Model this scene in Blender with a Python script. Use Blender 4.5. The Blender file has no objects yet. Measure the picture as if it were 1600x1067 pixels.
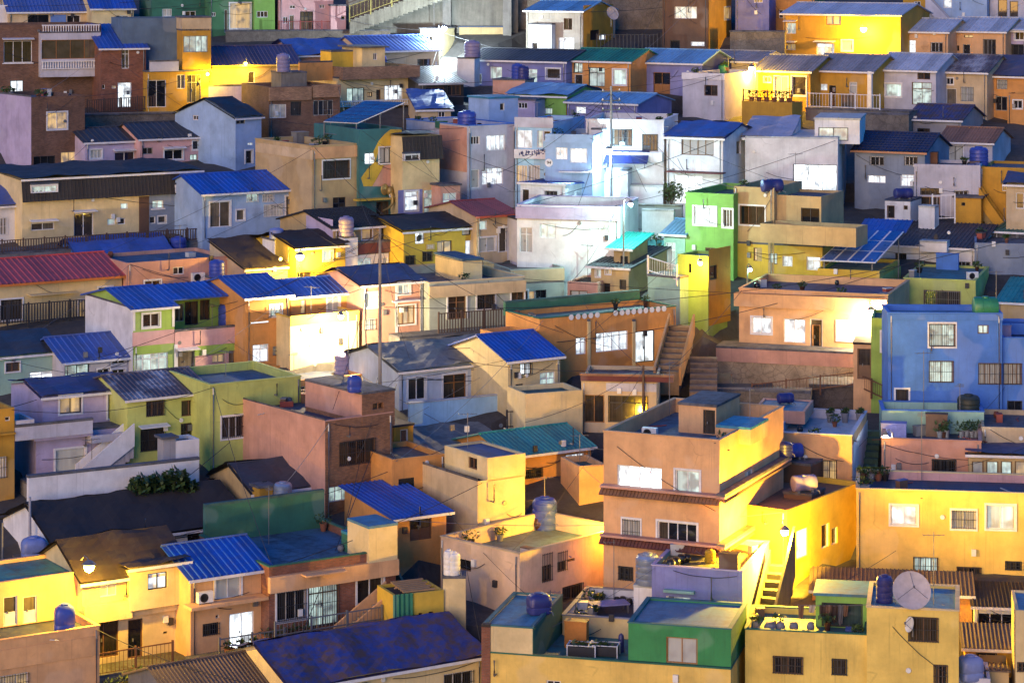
import bpy, math, random
from mathutils import Vector as V, Matrix
random.seed(7)
S = bpy.context.scene
C = S.collection
# ------------------------------------------------------------ camera (level, vertical shift: verticals stay parallel)
F = 4000.0; T0 = .155; PX = 1600.0
cam_d = bpy.data.cameras.new('camera'); cam = bpy.data.objects.new('camera', cam_d); C.objects.link(cam)
cam_d.sensor_width = 36.0; cam_d.lens = F/PX*36.0; cam_d.shift_y = -T0*F/PX
cam_d.clip_start = 1; cam_d.clip_end = 3000
cam.rotation_euler = (math.pi/2, 0, 0); S.camera = cam
# ------------------------------------------------------------ dusk sky, sun lamp standing in for afterglow and city glow behind the camera
W = bpy.data.worlds.new('World'); S.world = W; W.use_nodes = True
wn = W.node_tree.nodes; wl = W.node_tree.links
SUN_EL, SUN_AZ = 3.0, 205.0
sky = wn.new('ShaderNodeTexSky'); sky.sky_type = 'NISHITA'; sky.sun_disc = False
sky.sun_elevation = math.radians(SUN_EL); sky.sun_rotation = math.radians(SUN_AZ)
sky.altitude = 50; sky.air_density = 1.0; sky.dust_density = .3; sky.ozone_density = 6.0
wn['Background'].inputs['Strength'].default_value = .15
hs = wn.new('ShaderNodeHueSaturation'); hs.inputs['Saturation'].default_value = 1.6      # deep blue of dusk
wl.new(sky.outputs[0], hs.inputs['Color']); wl.new(hs.outputs[0], wn['Background'].inputs['Color'])
sd = bpy.data.lights.new('sun', 'SUN'); so = bpy.data.objects.new('sun', sd); C.objects.link(so)
sd.energy = .5; sd.angle = math.radians(40); sd.color = (1, .64, .3)
_az = math.radians(SUN_AZ); _el = math.radians(14)
_dir = V((math.sin(_az)*math.cos(_el), math.cos(_az)*math.cos(_el), math.sin(_el)))
so.rotation_euler = _dir.to_track_quat('Z', 'Y').to_euler()
S.view_settings.view_transform = 'Standard'; S.view_settings.look = 'None'
S.view_settings.exposure = 2.25; S.view_settings.gamma = 1.0; S.view_settings.use_curve_mapping = False
S.render.engine = 'CYCLES'; S.cycles.max_bounces = 5; S.cycles.diffuse_bounces = 3; S.cycles.glossy_bounces = 2
S.cycles.transparent_max_bounces = 4; S.cycles.use_denoising = True; S.cycles.sample_clamp_indirect = 4
# ------------------------------------------------------------ picture measurements -> places on the hillside
def t_of(y): return T0 + (y-533.5)/F
def depth(y): return 69.1/(t_of(y)+.2457)           # where the sloping ground lies under that row
def unp(x, y, Y): return V(((x-800)/F*Y, Y, -t_of(y)*Y))
def ground_z(Y): return -69.1 + .2457*Y
CR = [0, 0, .2625]
def crop(ox, oy, k=.2625): CR[0], CR[1], CR[2] = ox, oy, k
def cx(x): return CR[0]+x*CR[2]
def cy(y): return CR[1]+y*CR[2]

# ------------------------------------------------------------ mesh builder
class MB:
    def __init__(s): s.v = []; s.f = []
    def poly(s, pts):
        n = len(s.v); s.v += [tuple(p) for p in pts]; s.f.append(tuple(range(n, n+len(pts))))
    def hexa(s, p):           # 8 corners: bottom 0-3 ccw, top 4-7
        n = len(s.v); s.v += [tuple(q) for q in p]
        for f in ((3,2,1,0),(4,5,6,7),(0,1,5,4),(1,2,6,5),(2,3,7,6),(3,0,4,7)): s.f.append(tuple(n+i for i in f))
    def box(s, x0, x1, y0, y1, z0, z1):
        s.hexa([(x0,y0,z0),(x1,y0,z0),(x1,y1,z0),(x0,y1,z0),(x0,y0,z1),(x1,y0,z1),(x1,y1,z1),(x0,y1,z1)])
    def fbox(s, P, u0, u1, z0, z1, n0, n1):            # box on a wall face, P(u,z,n)
        s.hexa([P(u0,z0,n1),P(u1,z0,n1),P(u1,z0,n0),P(u0,z0,n0),P(u0,z1,n1),P(u1,z1,n1),P(u1,z1,n0),P(u0,z1,n0)])
    def lathe(s, prof, n=14, c=(0,0,0), axis='z'):
        b = len(s.v)
        for r, z in prof:
            for k in range(n):
                a = 2*math.pi*k/n; x, y = r*math.cos(a), r*math.sin(a)
                s.v.append((c[0]+x, c[1]+y, c[2]+z) if axis == 'z' else (c[0]+z, c[1]+x, c[2]+y) if axis == 'x' else (c[0]+y, c[1]+z, c[2]+x))
        for i in range(len(prof)-1):
            for k in range(n):
                k2 = (k+1) % n
                s.f.append((b+i*n+k, b+i*n+k2, b+(i+1)*n+k2, b+(i+1)*n+k))
        s.f.append(tuple(b+k for k in reversed(range(n)))); s.f.append(tuple(b+(len(prof)-1)*n+k for k in range(n)))
    def tube(s, pts, r, n=6):
        pts = [V(p) for p in pts]; b = len(s.v)
        for i, p in enumerate(pts):
            d = (pts[min(i+1, len(pts)-1)]-pts[max(i-1, 0)]).normalized()
            a = d.cross(V((0,0,1))); a = a.normalized() if a.length > 1e-3 else V((1,0,0)); c = d.cross(a)
            for k in range(n):
                t = 2*math.pi*k/n; s.v.append(tuple(p+(a*math.cos(t)+c*math.sin(t))*r))
        for i in range(len(pts)-1):
            for k in range(n):
                k2 = (k+1) % n; s.f.append((b+i*n+k, b+i*n+k2, b+(i+1)*n+k2, b+(i+1)*n+k))
        s.f.append(tuple(b+k for k in range(n))); s.f.append(tuple(b+(len(pts)-1)*n+k for k in reversed(range(n))))
    def build(s, name, m, parent=None, smooth=False, loc=None):
        me = bpy.data.meshes.new(name); me.from_pydata(s.v, [], s.f); me.materials.append(m)
        if smooth:
            me.shade_smooth(); me.set_sharp_from_angle(angle=math.radians(40))
        o = bpy.data.objects.new(name, me); C.objects.link(o)
        if parent: o.parent = parent
        if loc: o.location = loc
        return o
def empty(name, loc, rz=0, label=None, cat=None, group=None):
    o = bpy.data.objects.new(name, None); C.objects.link(o); o.location = loc; o.rotation_euler = (0,0,rz); o.empty_display_size = .3
    return tag(o, label, cat, group)
def tag(o, label=None, cat=None, group=None, kind=None):
    if label: o['label'] = label
    if cat: o['category'] = cat
    if group: o['group'] = group
    if kind: o['kind'] = kind
    return o
def inst(src, parent=None, loc=None):
    o = src.copy(); C.objects.link(o)
    if parent: o.parent = parent
    if loc is not None: o.location = loc
    return o

# ------------------------------------------------------------ materials
MC = {}
def newmat(n):
    m = bpy.data.materials.new(n); m.use_nodes = True; nt = m.node_tree
    return m, nt, nt.nodes['Principled BSDF']
def N(nt, typ, **kw):
    n = nt.nodes.new(typ)
    for k, v in kw.items():
        if k in n.inputs.keys(): n.inputs[k].default_value = v
        else: setattr(n, k, v)
    return n
def ramp(nt, fac, stops):
    r = nt.nodes.new('ShaderNodeValToRGB'); nt.links.new(fac, r.inputs[0])
    e = r.color_ramp.elements
    while len(e) < len(stops): e.new(.5)
    for i, (p, c) in enumerate(stops):
        e[i].position = p; e[i].color = (c, c, c, 1) if not hasattr(c, '__len__') else (*c, 1)
    return r.outputs[0]
def mix(nt, fac, a, b, mode='MIX'):
    m = nt.nodes.new('ShaderNodeMix'); m.data_type = 'RGBA'; m.blend_type = mode
    for i, x in ((0, fac), (6, a), (7, b)):
        if hasattr(x, 'is_linked'): nt.links.new(x, m.inputs[i])
        else: m.inputs[i].default_value = (*x, 1) if hasattr(x, '__len__') else x
    return m.outputs[2]
def coords(nt, scale=(1,1,1), kind='Object', rnd=True):
    tc = nt.nodes.new('ShaderNodeTexCoord'); mp = nt.nodes.new('ShaderNodeMapping'); mp.inputs['Scale'].default_value = scale
    nt.links.new(tc.outputs[kind], mp.inputs[0])
    if rnd:
        oi = nt.nodes.new('ShaderNodeObjectInfo'); ml = nt.nodes.new('ShaderNodeMath'); ml.operation = 'MULTIPLY'; ml.inputs[1].default_value = 60
        nt.links.new(oi.outputs['Random'], ml.inputs[0]); cb = nt.nodes.new('ShaderNodeCombineXYZ'); nt.links.new(ml.outputs[0], cb.inputs[0])
        nt.links.new(cb.outputs[0], mp.inputs['Location'])
    return mp.outputs[0]
def noise(nt, vec, sc, det=4, rough=.6):
    n = N(nt, 'ShaderNodeTexNoise', Scale=sc, Detail=det, Roughness=rough); nt.links.new(vec, n.inputs['Vector']); return n.outputs[0]
def bump(nt, h, bs, strength=.3, dist=.03):
    b = N(nt, 'ShaderNodeBump', Strength=strength, Distance=dist); nt.links.new(h, b.inputs['Height']); nt.links.new(b.outputs[0], bs.inputs['Normal'])
def wall_paint(c, dirt=.42):
    k = ('p', c, dirt)
    if k in MC: return MC[k]
    m, nt, bs = newmat('wall_paint')
    v = coords(nt); big = noise(nt, v, .6, 5); vs = coords(nt, (1.3, 1.3, .22)); st = noise(nt, vs, 1.1, 6, .75); fine = noise(nt, v, 5, 5, .75)
    col = mix(nt, 1.0, c, ramp(nt, big, [(.3, .7), (.7, 1.1)]), 'MULTIPLY')
    d = tuple(x*.42+.012 for x in c)
    col = mix(nt, ramp(nt, st, [(.52, 0), (.85, dirt*1.2)]), col, d)
    col = mix(nt, ramp(nt, fine, [(.56, 0), (.74, dirt)]), col, tuple(x*.6+.01 for x in c))
    th = noise(nt, coords(nt, (5, 5, .13)), 1.4, 4, .6); col = mix(nt, ramp(nt, th, [(.6, 0), (.68, dirt*.9)]), col, tuple(x*.5+.008 for x in c))
    vw = mix(nt, .25, v, noise(nt, v, 2.5, 3)); vo = N(nt, 'ShaderNodeTexVoronoi', Scale=.42, feature='DISTANCE_TO_EDGE'); nt.links.new(vw, vo.inputs['Vector'])
    cm = mix(nt, 1.0, ramp(nt, vo.outputs['Distance'], [(.003, dirt*.9), (.009, 0)]), ramp(nt, noise(nt, v, .5, 2), [(.55, 0), (.65, 1)]), 'MULTIPLY'); col = mix(nt, cm, col, tuple(x*.4 for x in c))
    pt = noise(nt, v, .35, 2, .4); col = mix(nt, ramp(nt, pt, [(.6, 0), (.63, dirt*.55)]), col, tuple(min(1, x*.6+.22) for x in c))
    nt.links.new(col, bs.inputs['Base Color']); bs.inputs['Roughness'].default_value = .82
    bump(nt, fine, bs, .4, .03)
    MC[k] = m; return m
def brick_mat(c=(.2,.075,.045), mort=(.16,.12,.1), sc=1.0):
    k = ('b', c, sc)
    if k in MC: return MC[k]
    m, nt, bs = newmat('brickwork')
    tc = nt.nodes.new('ShaderNodeTexCoord'); sp = nt.nodes.new('ShaderNodeSeparateXYZ'); nt.links.new(tc.outputs['Object'], sp.inputs[0])
    ad = nt.nodes.new('ShaderNodeMath'); nt.links.new(sp.outputs[0], ad.inputs[0]); nt.links.new(sp.outputs[1], ad.inputs[1])
    cb = nt.nodes.new('ShaderNodeCombineXYZ'); nt.links.new(ad.outputs[0], cb.inputs[0]); nt.links.new(sp.outputs[2], cb.inputs[1])
    b = N(nt, 'ShaderNodeTexBrick', Scale=sc); b.inputs['Brick Width'].default_value = .23; b.inputs['Row Height'].default_value = .078; b.inputs['Mortar Size'].default_value = .009
    b.inputs['Color1'].default_value = (*c, 1); b.inputs['Color2'].default_value = (c[0]*.62, c[1]*.6, c[2]*.6, 1); b.inputs['Mortar'].default_value = (*mort, 1)
    nt.links.new(cb.outputs[0], b.inputs['Vector'])
    v = coords(nt); col = mix(nt, 1.0, b.outputs['Color'], ramp(nt, noise(nt, v, .8, 5, .7), [(.3, .6), (.7, 1.15)]), 'MULTIPLY')
    nt.links.new(col, bs.inputs['Base Color']); bs.inputs['Roughness'].default_value = .85
    bump(nt, b.outputs['Fac'], bs, -.4, .02); MC[k] = m; return m
def roof_paint(c, rough=.42, wear=.5, wc=None, ws=1.4, lo=.46, hi=.64):
    k = ('r', c, rough, wear, wc, ws, lo, hi)
    if k in MC: return MC[k]
    m, nt, bs = newmat('roof_paint')
    v = coords(nt); n1 = noise(nt, v, ws, 6, .7); n2 = noise(nt, v, 7, 4, .7)
    col = mix(nt, 1.0, c, ramp(nt, n2, [(.25, .75), (.75, 1.1)]), 'MULTIPLY')
    col = mix(nt, ramp(nt, n1, [(lo, 0), (hi, wear)]), col, wc or tuple(x*.45+.03 for x in c))
    tc = nt.nodes.new('ShaderNodeTexCoord'); sp = nt.nodes.new('ShaderNodeSeparateXYZ'); nt.links.new(tc.outputs['Object'], sp.inputs[0]); fl = nt.nodes.new('ShaderNodeMath'); fl.operation = 'FLOOR'; nt.links.new(sp.outputs[0], fl.inputs[0])
    wh = nt.nodes.new('ShaderNodeTexWhiteNoise'); wh.noise_dimensions = '1D'; nt.links.new(fl.outputs[0], wh.inputs['W']); col = mix(nt, 1.0, col, ramp(nt, wh.outputs['Value'], [(0, .74), (1, 1.1)]), 'MULTIPLY')
    oi = nt.nodes.new('ShaderNodeObjectInfo'); g_ = sum(c)/3; col = mix(nt, ramp(nt, oi.outputs['Random'], [(.3, 0), (1, .4)]), col, (g_*.8, g_*.9, g_*1.1))
    st = noise(nt, coords(nt, (3, .5, .5)), 1.5, 4, .65); col = mix(nt, ramp(nt, st, [(.58, 0), (.74, wear*.8)]), col, tuple(x*.35+.02 for x in c))
    nt.links.new(col, bs.inputs['Base Color']); nt.links.new(ramp(nt, n1, [(.3, rough), (.8, min(1, rough+.3))]), bs.inputs['Roughness'])
    bump(nt, n2, bs, .15, .02); MC[k] = m; return m
def plain(name, c, rough=.6, metal=0, var=.2):
    k = ('s', name, c, rough)
    if k in MC: return MC[k]
    m, nt, bs = newmat(name); v = coords(nt)
    col = mix(nt, 1.0, c, ramp(nt, noise(nt, v, 3, 4), [(.3, 1-var), (.7, 1+var*.3)]), 'MULTIPLY')
    nt.links.new(col, bs.inputs['Base Color']); bs.inputs['Roughness'].default_value = rough; bs.inputs['Metallic'].default_value = metal
    MC[k] = m; return m
def stone_mat(c=(.2,.17,.14), sc=2.3):
    k = ('st', c, sc)
    if k in MC: return MC[k]
    m, nt, bs = newmat('stone'); v = coords(nt)
    vo = N(nt, 'ShaderNodeTexVoronoi', Scale=sc, feature='DISTANCE_TO_EDGE'); nt.links.new(mix(nt, .22, v, noise(nt, v, 2.2, 4)), vo.inputs['Vector'])
    n1 = noise(nt, v, .7, 6, .7); n2 = noise(nt, v, 8, 5, .7)
    col = mix(nt, 1.0, c, ramp(nt, n1, [(.3, .45), (.7, 1.25)]), 'MULTIPLY')
    col = mix(nt, ramp(nt, vo.outputs['Distance'], [(0, .6), (.05, 0)]), col, tuple(x*.3 for x in c))
    col = mix(nt, ramp(nt, n2, [(.4, 0), (.8, .5)]), col, tuple(x*.5 for x in c))
    nt.links.new(col, bs.inputs['Base Color']); bs.inputs['Roughness'].default_value = .95
    bump(nt, n2, bs, .7, .08); MC[k] = m; return m
def concrete(c=(.2,.19,.18)):
    k = ('c', c)
    if k in MC: return MC[k]
    m, nt, bs = newmat('concrete'); v = coords(nt); n1 = noise(nt, v, .5, 6, .7); n2 = noise(nt, v, 6, 5, .75); st = noise(nt, coords(nt, (1.5,1.5,.15)), 1.5, 5, .7)
    col = mix(nt, 1.0, c, ramp(nt, n1, [(.3, .6), (.7, 1.2)]), 'MULTIPLY')
    col = mix(nt, ramp(nt, st, [(.45, 0), (.75, .7)]), col, tuple(x*.35 for x in c))
    col = mix(nt, ramp(nt, n2, [(.5, 0), (.8, .5)]), col, tuple(x*.55 for x in c))
    nt.links.new(col, bs.inputs['Base Color']); bs.inputs['Roughness'].default_value = .92
    bump(nt, n2, bs, .4, .04); MC[k] = m; return m
def glass_mat(tint='d'):
    k = ('gl', tint)
    if k in MC: return MC[k]
    m, nt, bs = newmat('window_glass'); oi = nt.nodes.new('ShaderNodeObjectInfo')
    v = coords(nt, (1,1,1)); tcv = coords(nt, (9, 9, .3)); fold = noise(nt, tcv, 1, 3)
    a, b = {'d': ((.012,.014,.02), (.075,.06,.045)), 'c': ((.07,.06,.05), (.2,.17,.13)), 't': ((.02,.05,.06), (.08,.12,.12))}[tint]
    cur = mix(nt, ramp(nt, fold, [(.35, 0), (.65, 1)]), tuple(x*.55 for x in b), b)
    col = mix(nt, ramp(nt, oi.outputs['Random'], [(.35, 0), (.75, 1)]), a, cur)
    col = mix(nt, 1.0, col, ramp(nt, noise(nt, v, 1.3, 3), [(.3, .6), (.7, 1.15)]), 'MULTIPLY')
    nt.links.new(col, bs.inputs['Base Color']); bs.inputs['Roughness'].default_value = .07; bs.inputs['Specular IOR Level'].default_value = .6
    MC[k] = m; return m
PANE_GLOW = {'x': ((.85,.95,1.0), .85), 'l': ((.84,.94,1.0), .42), 'y': ((1.0,.6,.15), .16), 'v': ((.74,1.0,.9), .19), 'q': ((.9,.83,.7), .032)}  # q: unlit curtained pane, given a faint glow of its own
def pane_glow_mat(k_):
    k = ('lit', k_)
    if k in MC: return MC[k]
    m, nt, bs = newmat('window_glow'); c, s = PANE_GLOW[k_]
    v = coords(nt, (6, 6, .25)); fold = noise(nt, v, 1, 3); blot = noise(nt, coords(nt), 1.6, 3, .5)
    oi = nt.nodes.new('ShaderNodeObjectInfo')
    f = mix(nt, 1.0, ramp(nt, fold, [(.35, .55), (.65, 1)]), ramp(nt, blot, [(.36, .25), (.54, 1)]), 'MULTIPLY')
    f = mix(nt, 1.0, f, ramp(nt, oi.outputs['Random'], [(0, .45), (.6, 1)]), 'MULTIPLY')
    col = mix(nt, 1.0, c, f, 'MULTIPLY')
    bs.inputs['Base Color'].default_value = (.3,.3,.3,1); bs.inputs['Roughness'].default_value = .15
    nt.links.new(col, bs.inputs['Emission Color']); bs.inputs['Emission Strength'].default_value = s
    MC[k] = m; return m
def glow(name, c, s):
    k = ('glow', name, c, s)
    if k in MC: return MC[k]
    m, nt, bs = newmat(name); bs.inputs['Emission Color'].default_value = (*c, 1); bs.inputs['Emission Strength'].default_value = s
    bs.inputs['Base Color'].default_value = (.8,.8,.8,1); MC[k] = m; return m
P_ = dict(  # paint colours (albedo)
 dish=(.78,.56,.13), warm=(.77,.53,.13),
 white=(.72,.72,.74), cream=(.68,.54,.28), peach=(.68,.39,.19), orange=(.6,.28,.08), salmon=(.56,.3,.22), pink=(.6,.36,.36), lilac=(.44,.38,.56),
 pale=(.5,.5,.58), sky=(.3,.44,.68), aqua=(.36,.6,.8), frost=(.52,.6,.72), blue=(.07,.2,.6), navy=(.04,.06,.2), lime=(.5,.55,.15), green=(.2,.42,.09), leaf=(.3,.46,.09), teal=(.04,.16,.17), yellow=(.62,.42,.05),
 ochre=(.5,.27,.03), tan=(.48,.35,.17), grey=(.3,.3,.33), dgrey=(.1,.1,.12), brown=(.12,.065,.04), sage=(.34,.38,.34), mint=(.3,.5,.42), beige=(.56,.43,.26), dgreen=(.03,.14,.09), black=(.02,.02,.022), maroon=(.13,.035,.035),
 bluegrey=(.2,.25,.34), violet=(.2,.21,.46))
R_ = dict(blue=roof_paint((.015,.09,.48), .42, .55, (.05,.08,.26)), navy=roof_paint((.015,.025,.09), .55), dark=roof_paint((.022,.022,.028), .6), slate=roof_paint((.04,.044,.06), .5),
 violet=roof_paint((.06,.06,.16), .55, .6), grey=roof_paint((.27,.26,.28), .5, .6), green=roof_paint((.02,.2,.13), .5), teal=roof_paint((.01,.3,.27), .45), red=roof_paint((.34,.05,.04), .5), magenta=roof_paint((.5,.06,.055), .5),
 pale=roof_paint((.46,.5,.58), .4), patch=roof_paint((.1,.08,.1), .6, .95, (.36,.38,.44), .6), rust=roof_paint((.16,.1,.06), .7), brown=roof_paint((.035,.022,.017), .75), tile=roof_paint((.3,.15,.08), .6),
 tarp=roof_paint((.025,.045,.23), .6, .95, (.10,.055,.04), 1.5, .42, .6), skyb=roof_paint((.14,.36,.62), .4), olive=roof_paint((.2,.19,.1), .7), ash=roof_paint((.19,.2,.19), .8, .8, (.07,.08,.075)), tin=roof_paint((.05,.055,.065), .4, .9, (.2,.24,.28), .8))
D_ = dict(blue=roof_paint((.05,.13,.22), .6, .9, (.02,.04,.07)), teal=roof_paint((.03,.18,.2), .55, .9, (.06,.09,.09)), green=roof_paint((.02,.13,.1), .6, .8), grey=roof_paint((.12,.12,.14), .8, .9, (.05,.045,.04)), olive=roof_paint((.22,.2,.09), .8, .9, (.08,.07,.04)), white=roof_paint((.5,.52,.5), .7, .6), navy=roof_paint((.03,.05,.11), .6, .9, (.07,.08,.1)), sky=roof_paint((.03,.24,.38), .5, .8, (.05,.12,.16)))
def WM(m):
    if not isinstance(m, str): return m
    if m in P_: return wall_paint(P_[m])
    return {'brick': lambda: brick_mat((.36,.17,.075)), 'dbrick': lambda: brick_mat((.2,.1,.06)), 'rbrick': lambda: brick_mat((.3,.1,.05)), 'tbrick': lambda: brick_mat((.4,.24,.14)),
            'stone': stone_mat, 'conc': concrete, 'plaster': lambda: wall_paint((.42,.38,.32), .8), 'sheet': lambda: wall_paint((.1,.16,.24), .5)}[m]()
FR = dict(w=plain('white_frame', (.7,.7,.72), .5), k=plain('dark_frame', (.03,.03,.035), .5), n=plain('brown_frame', (.16,.08,.04), .55), a=plain('aluminium_frame', (.32,.31,.3), .4, .3), o=plain('wood_frame', (.3,.13,.04), .5))
STEEL = plain('steel', (.2,.2,.21), .5, .4); DARK = plain('dark_steel', (.03,.03,.035), .6); WHITE = plain('white_plastic', (.72,.72,.7), .45)
WOOD = plain('dark_wood', (.075,.045,.035), .75); RUST = plain('rusty_steel', (.16,.07,.035), .8)
# ------------------------------------------------------------ houses
def face_holes(mb, P, U0, U1, Z0, Z1, holes, rev=.2):
    us = sorted({U0, U1, *[min(max(a, U0), U1) for h in holes for a in h[:2]]}); zs = sorted({Z0, Z1, *[min(max(a, Z0), Z1) for h in holes for a in h[2:]]})
    for i in range(len(us)-1):
        for j in range(len(zs)-1):
            um, zm = (us[i]+us[i+1])/2, (zs[j]+zs[j+1])/2
            if any(h[0] < um < h[1] and h[2] < zm < h[3] for h in holes): continue
            mb.poly([P(us[i],zs[j],0), P(us[i+1],zs[j],0), P(us[i+1],zs[j+1],0), P(us[i],zs[j+1],0)])
    for a, b, c, d in holes:
        a, b, c, d = max(a, U0), min(b, U1), max(c, Z0), min(d, Z1)
        q = [(a,c),(b,c),(b,d),(a,d)]
        for k in range(4):
            (u0,z0), (u1,z1) = q[k], q[(k+1) % 4]
            mb.poly([P(u0,z0,0), P(u0,z0,-rev), P(u1,z1,-rev), P(u1,z1,0)])
        mb.poly([P(a,c,-rev), P(b,c,-rev), P(b,d,-rev), P(a,d,-rev)])
RW = random.Random(4)
def fill_window(root, P, u0, u1, z0, z1, k):
    """k: glass letter d/c/t/l/y/v/q, pane count, then options: w k n a o frame, b grille, s sill, h hood, f surround, D door, t transom, B shutter"""
    P0_ = P; P = lambda u, z, n: P0_(u, z, n-.07)
    door = 'D' in k; g = k[0]; g = RW.choice('vvyl') if (g == 'q' and RW.random() < .5) or (g in 'dc' and RW.random() < .09) else g; n = next((int(c) for c in k if c.isdigit()), 2)  # lit windows added at random among the unlit ones
    fm = FR[next((c for c in k[1:] if c in FR), 'a')]
    w, h = u1-u0, z1-z0; fw = min(.055, w*.12, h*.14)
    mb = MB()
    mb.fbox(P, u0, u1, z0, z0+fw, -.09, .012); mb.fbox(P, u0, u1, z1-fw, z1, -.09, .012)
    mb.fbox(P, u0, u0+fw, z0+fw, z1-fw, -.09, .012); mb.fbox(P, u1-fw, u1, z0+fw, z1-fw, -.09, .012)
    zt = z1-fw; rows = [(z0+fw, zt)]
    if 't' in k[1:]:
        zz = z0+h*.72; rows = [(z0+fw, zz-fw/2), (zz+fw/2, zt)]; mb.fbox(P, u0+fw, u1-fw, zz-fw/2, zz+fw/2, -.085, .005)
    pw = (w-2*fw)/n
    for i in range(1, n):
        c = u0+fw+i*pw; mb.fbox(P, c-fw*.45, c+fw*.45, z0+fw, zt, -.087, .002)
    if 'f' in k[1:]:
        e = min(.11, .1*max(w, h)); fm2 = FR['w']; sb = MB()
        for a, b, c, d in ((u0-e,u1+e,z1,z1+e),(u0-e,u1+e,z0-e,z0),(u0-e,u0,z0,z1),(u1,u1+e,z0,z1)):
            if c < z0 and door: continue
            sb.fbox(P0_, a, b, c, d, 0, .05)
    fr = mb.build('door' if door else 'window', fm, root)
    if 'f' in k[1:]: sb.build('surround', fm2, fr)
    gm = pane_glow_mat(g) if g in PANE_GLOW else glass_mat(g)
    for i in range(n):
        for r, (a, b) in enumerate(rows):
            zl = a
            if door and r == 0 and 'p' in k:              # solid lower panel
                zl = a+(b-a)*.45; pb = MB(); pb.fbox(P, u0+fw+i*pw+.03, u0+fw+(i+1)*pw-.03, a+.002, zl, -.06, -.02); pb.build('door_panel', fm, fr)
            pn = MB(); off = -.075+.02*(i % 2)
            pn.fbox(P, u0+fw+i*pw+fw*.45, u0+fw+(i+1)*pw-fw*.45, zl+.001, b-.001, off, off+.012); pn.build('pane', gm, fr)
    if door:
        hb = MB(); hb.fbox(P, u0+w*.5-.14, u0+w*.5-.09, z0+h*.42, z0+h*.5, -.03, .05); hb.build('handle', STEEL, fr)
    if 'b' in k[1:]:
        b = MB(); m_ = max(3, int(w/.13))
        for i in range(m_+1):
            c = u0+w*i/m_; b.fbox(P0_, c-.011, c+.011, z0, z1, .05, .072)
        for zz in (z0+.06, z0+h*.5, z1-.06): b.fbox(P0_, u0-.03, u1+.03, zz-.012, zz+.012, .072, .09)
        b.build('grille', FR['w'] if 'W' in k else STEEL if 'S' in k else DARK, fr)
    if 's' in k[1:]:
        b = MB(); b.fbox(P0_, u0-.12, u1+.12, z0-.1, z0, 0, .13); b.build('sill', FR['w'], fr)
    if 'h' in k[1:]:
        b = MB(); e = .15
        P = P0_
        b.hexa([P(u0-e,z1+.12,.55), P(u1+e,z1+.12,.55), P(u1+e,z1+.2,0), P(u0-e,z1+.2,0), P(u0-e,z1+.17,.55), P(u1+e,z1+.17,.55), P(u1+e,z1+.27,0), P(u0-e,z1+.27,0)])
        b.build('hood', FR['w'], fr)
    return fr

def sheet(mb, A, B, Cc, Dd, rib=.3, rh=.045, th=.07, tile=0):
    """ribbed sheet over the quad A(front left) B(front right) Cc(back right) Dd(back left): ribs run front to back; real raised ribs"""
    A, B, Cc, Dd = V(A), V(B), V(Cc), V(Dd); w = (B-A).length
    if not rib and w > 1.5:                                # rumpled felt or tarpaulin
        nx_, ny_ = max(4, int(w/.45)), 10; b = len(mb.v); rr = random.Random(int(w*1000)); ph = [rr.uniform(0, 6) for _ in range(6)]
        up = (B-A).cross(Dd-A).normalized(); up = up if up.z > 0 else -up
        for j in range(ny_+1):
            for i in range(nx_+1):
                s_, t_ = i/nx_, j/ny_; q = A.lerp(B, s_).lerp(Dd.lerp(Cc, s_), t_)
                d = .05*math.sin(s_*w*1.1+ph[0]+2*t_)+.04*math.sin(s_*w*2.3+ph[1]-t_*5)+.035*math.sin(t_*9+ph[2]+s_*w*.7)+rr.uniform(-.03,.03)
                mb.v.append(tuple(q+up*(max(d, -.1)+.12)))
        for j in range(ny_):
            for i in range(nx_): k = b+j*(nx_+1)+i; mb.f.append((k, k+1, k+nx_+2, k+nx_+1))
        lo = [p-up*th for p in (A, B, Cc, Dd)]; mb.poly([lo[0], lo[3], lo[2], lo[1]])
        return
    nrm = (B-A).cross(Dd-A).normalized()
    if nrm.z < 0: nrm = -nrm
    prof = [0.0]; hs = [0.0]
    n = max(1, int(w/rib)) if rib else 1
    if rib:
        prof = []; hs = []
        for i in range(n):
            for f_, h_ in ((0,0),(.62,0),(.7,rh),(.92,rh)): prof.append((i+f_)/n); hs.append(h_)
        prof.append(1.0); hs.append(0)
    else: prof = [0, 1]; hs = [0, 0]
    rows = [0, 1]
    lift = [0, 0]
    if tile:
        m = max(2, int((Dd-A).length/tile)); rows = []; lift = []
        for j in range(m): rows += [j/m, (j+1)/m-.0005]; lift += [.045, 0]
    b = len(mb.v); K = len(prof)
    for r, lf in zip(rows, lift):
        for p_, h_ in zip(prof, hs):
            q = A.lerp(B, p_).lerp(Dd.lerp(Cc, p_), r) + nrm*(h_+lf); mb.v.append(tuple(q))
    for j in range(len(rows)-1):
        for i in range(K-1): mb.f.append((b+j*K+i, b+j*K+i+1, b+(j+1)*K+i+1, b+(j+1)*K+i))
    lo = [p-nrm*th for p in (A, B, Cc, Dd)]
    mb.poly([lo[0], lo[3], lo[2], lo[1]])
    c = [tuple(A), tuple(B), tuple(Cc), tuple(Dd)]
    for i in range(4): mb.poly([lo[i], lo[(i+1) % 4], c[(i+1) % 4], c[i]])

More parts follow.
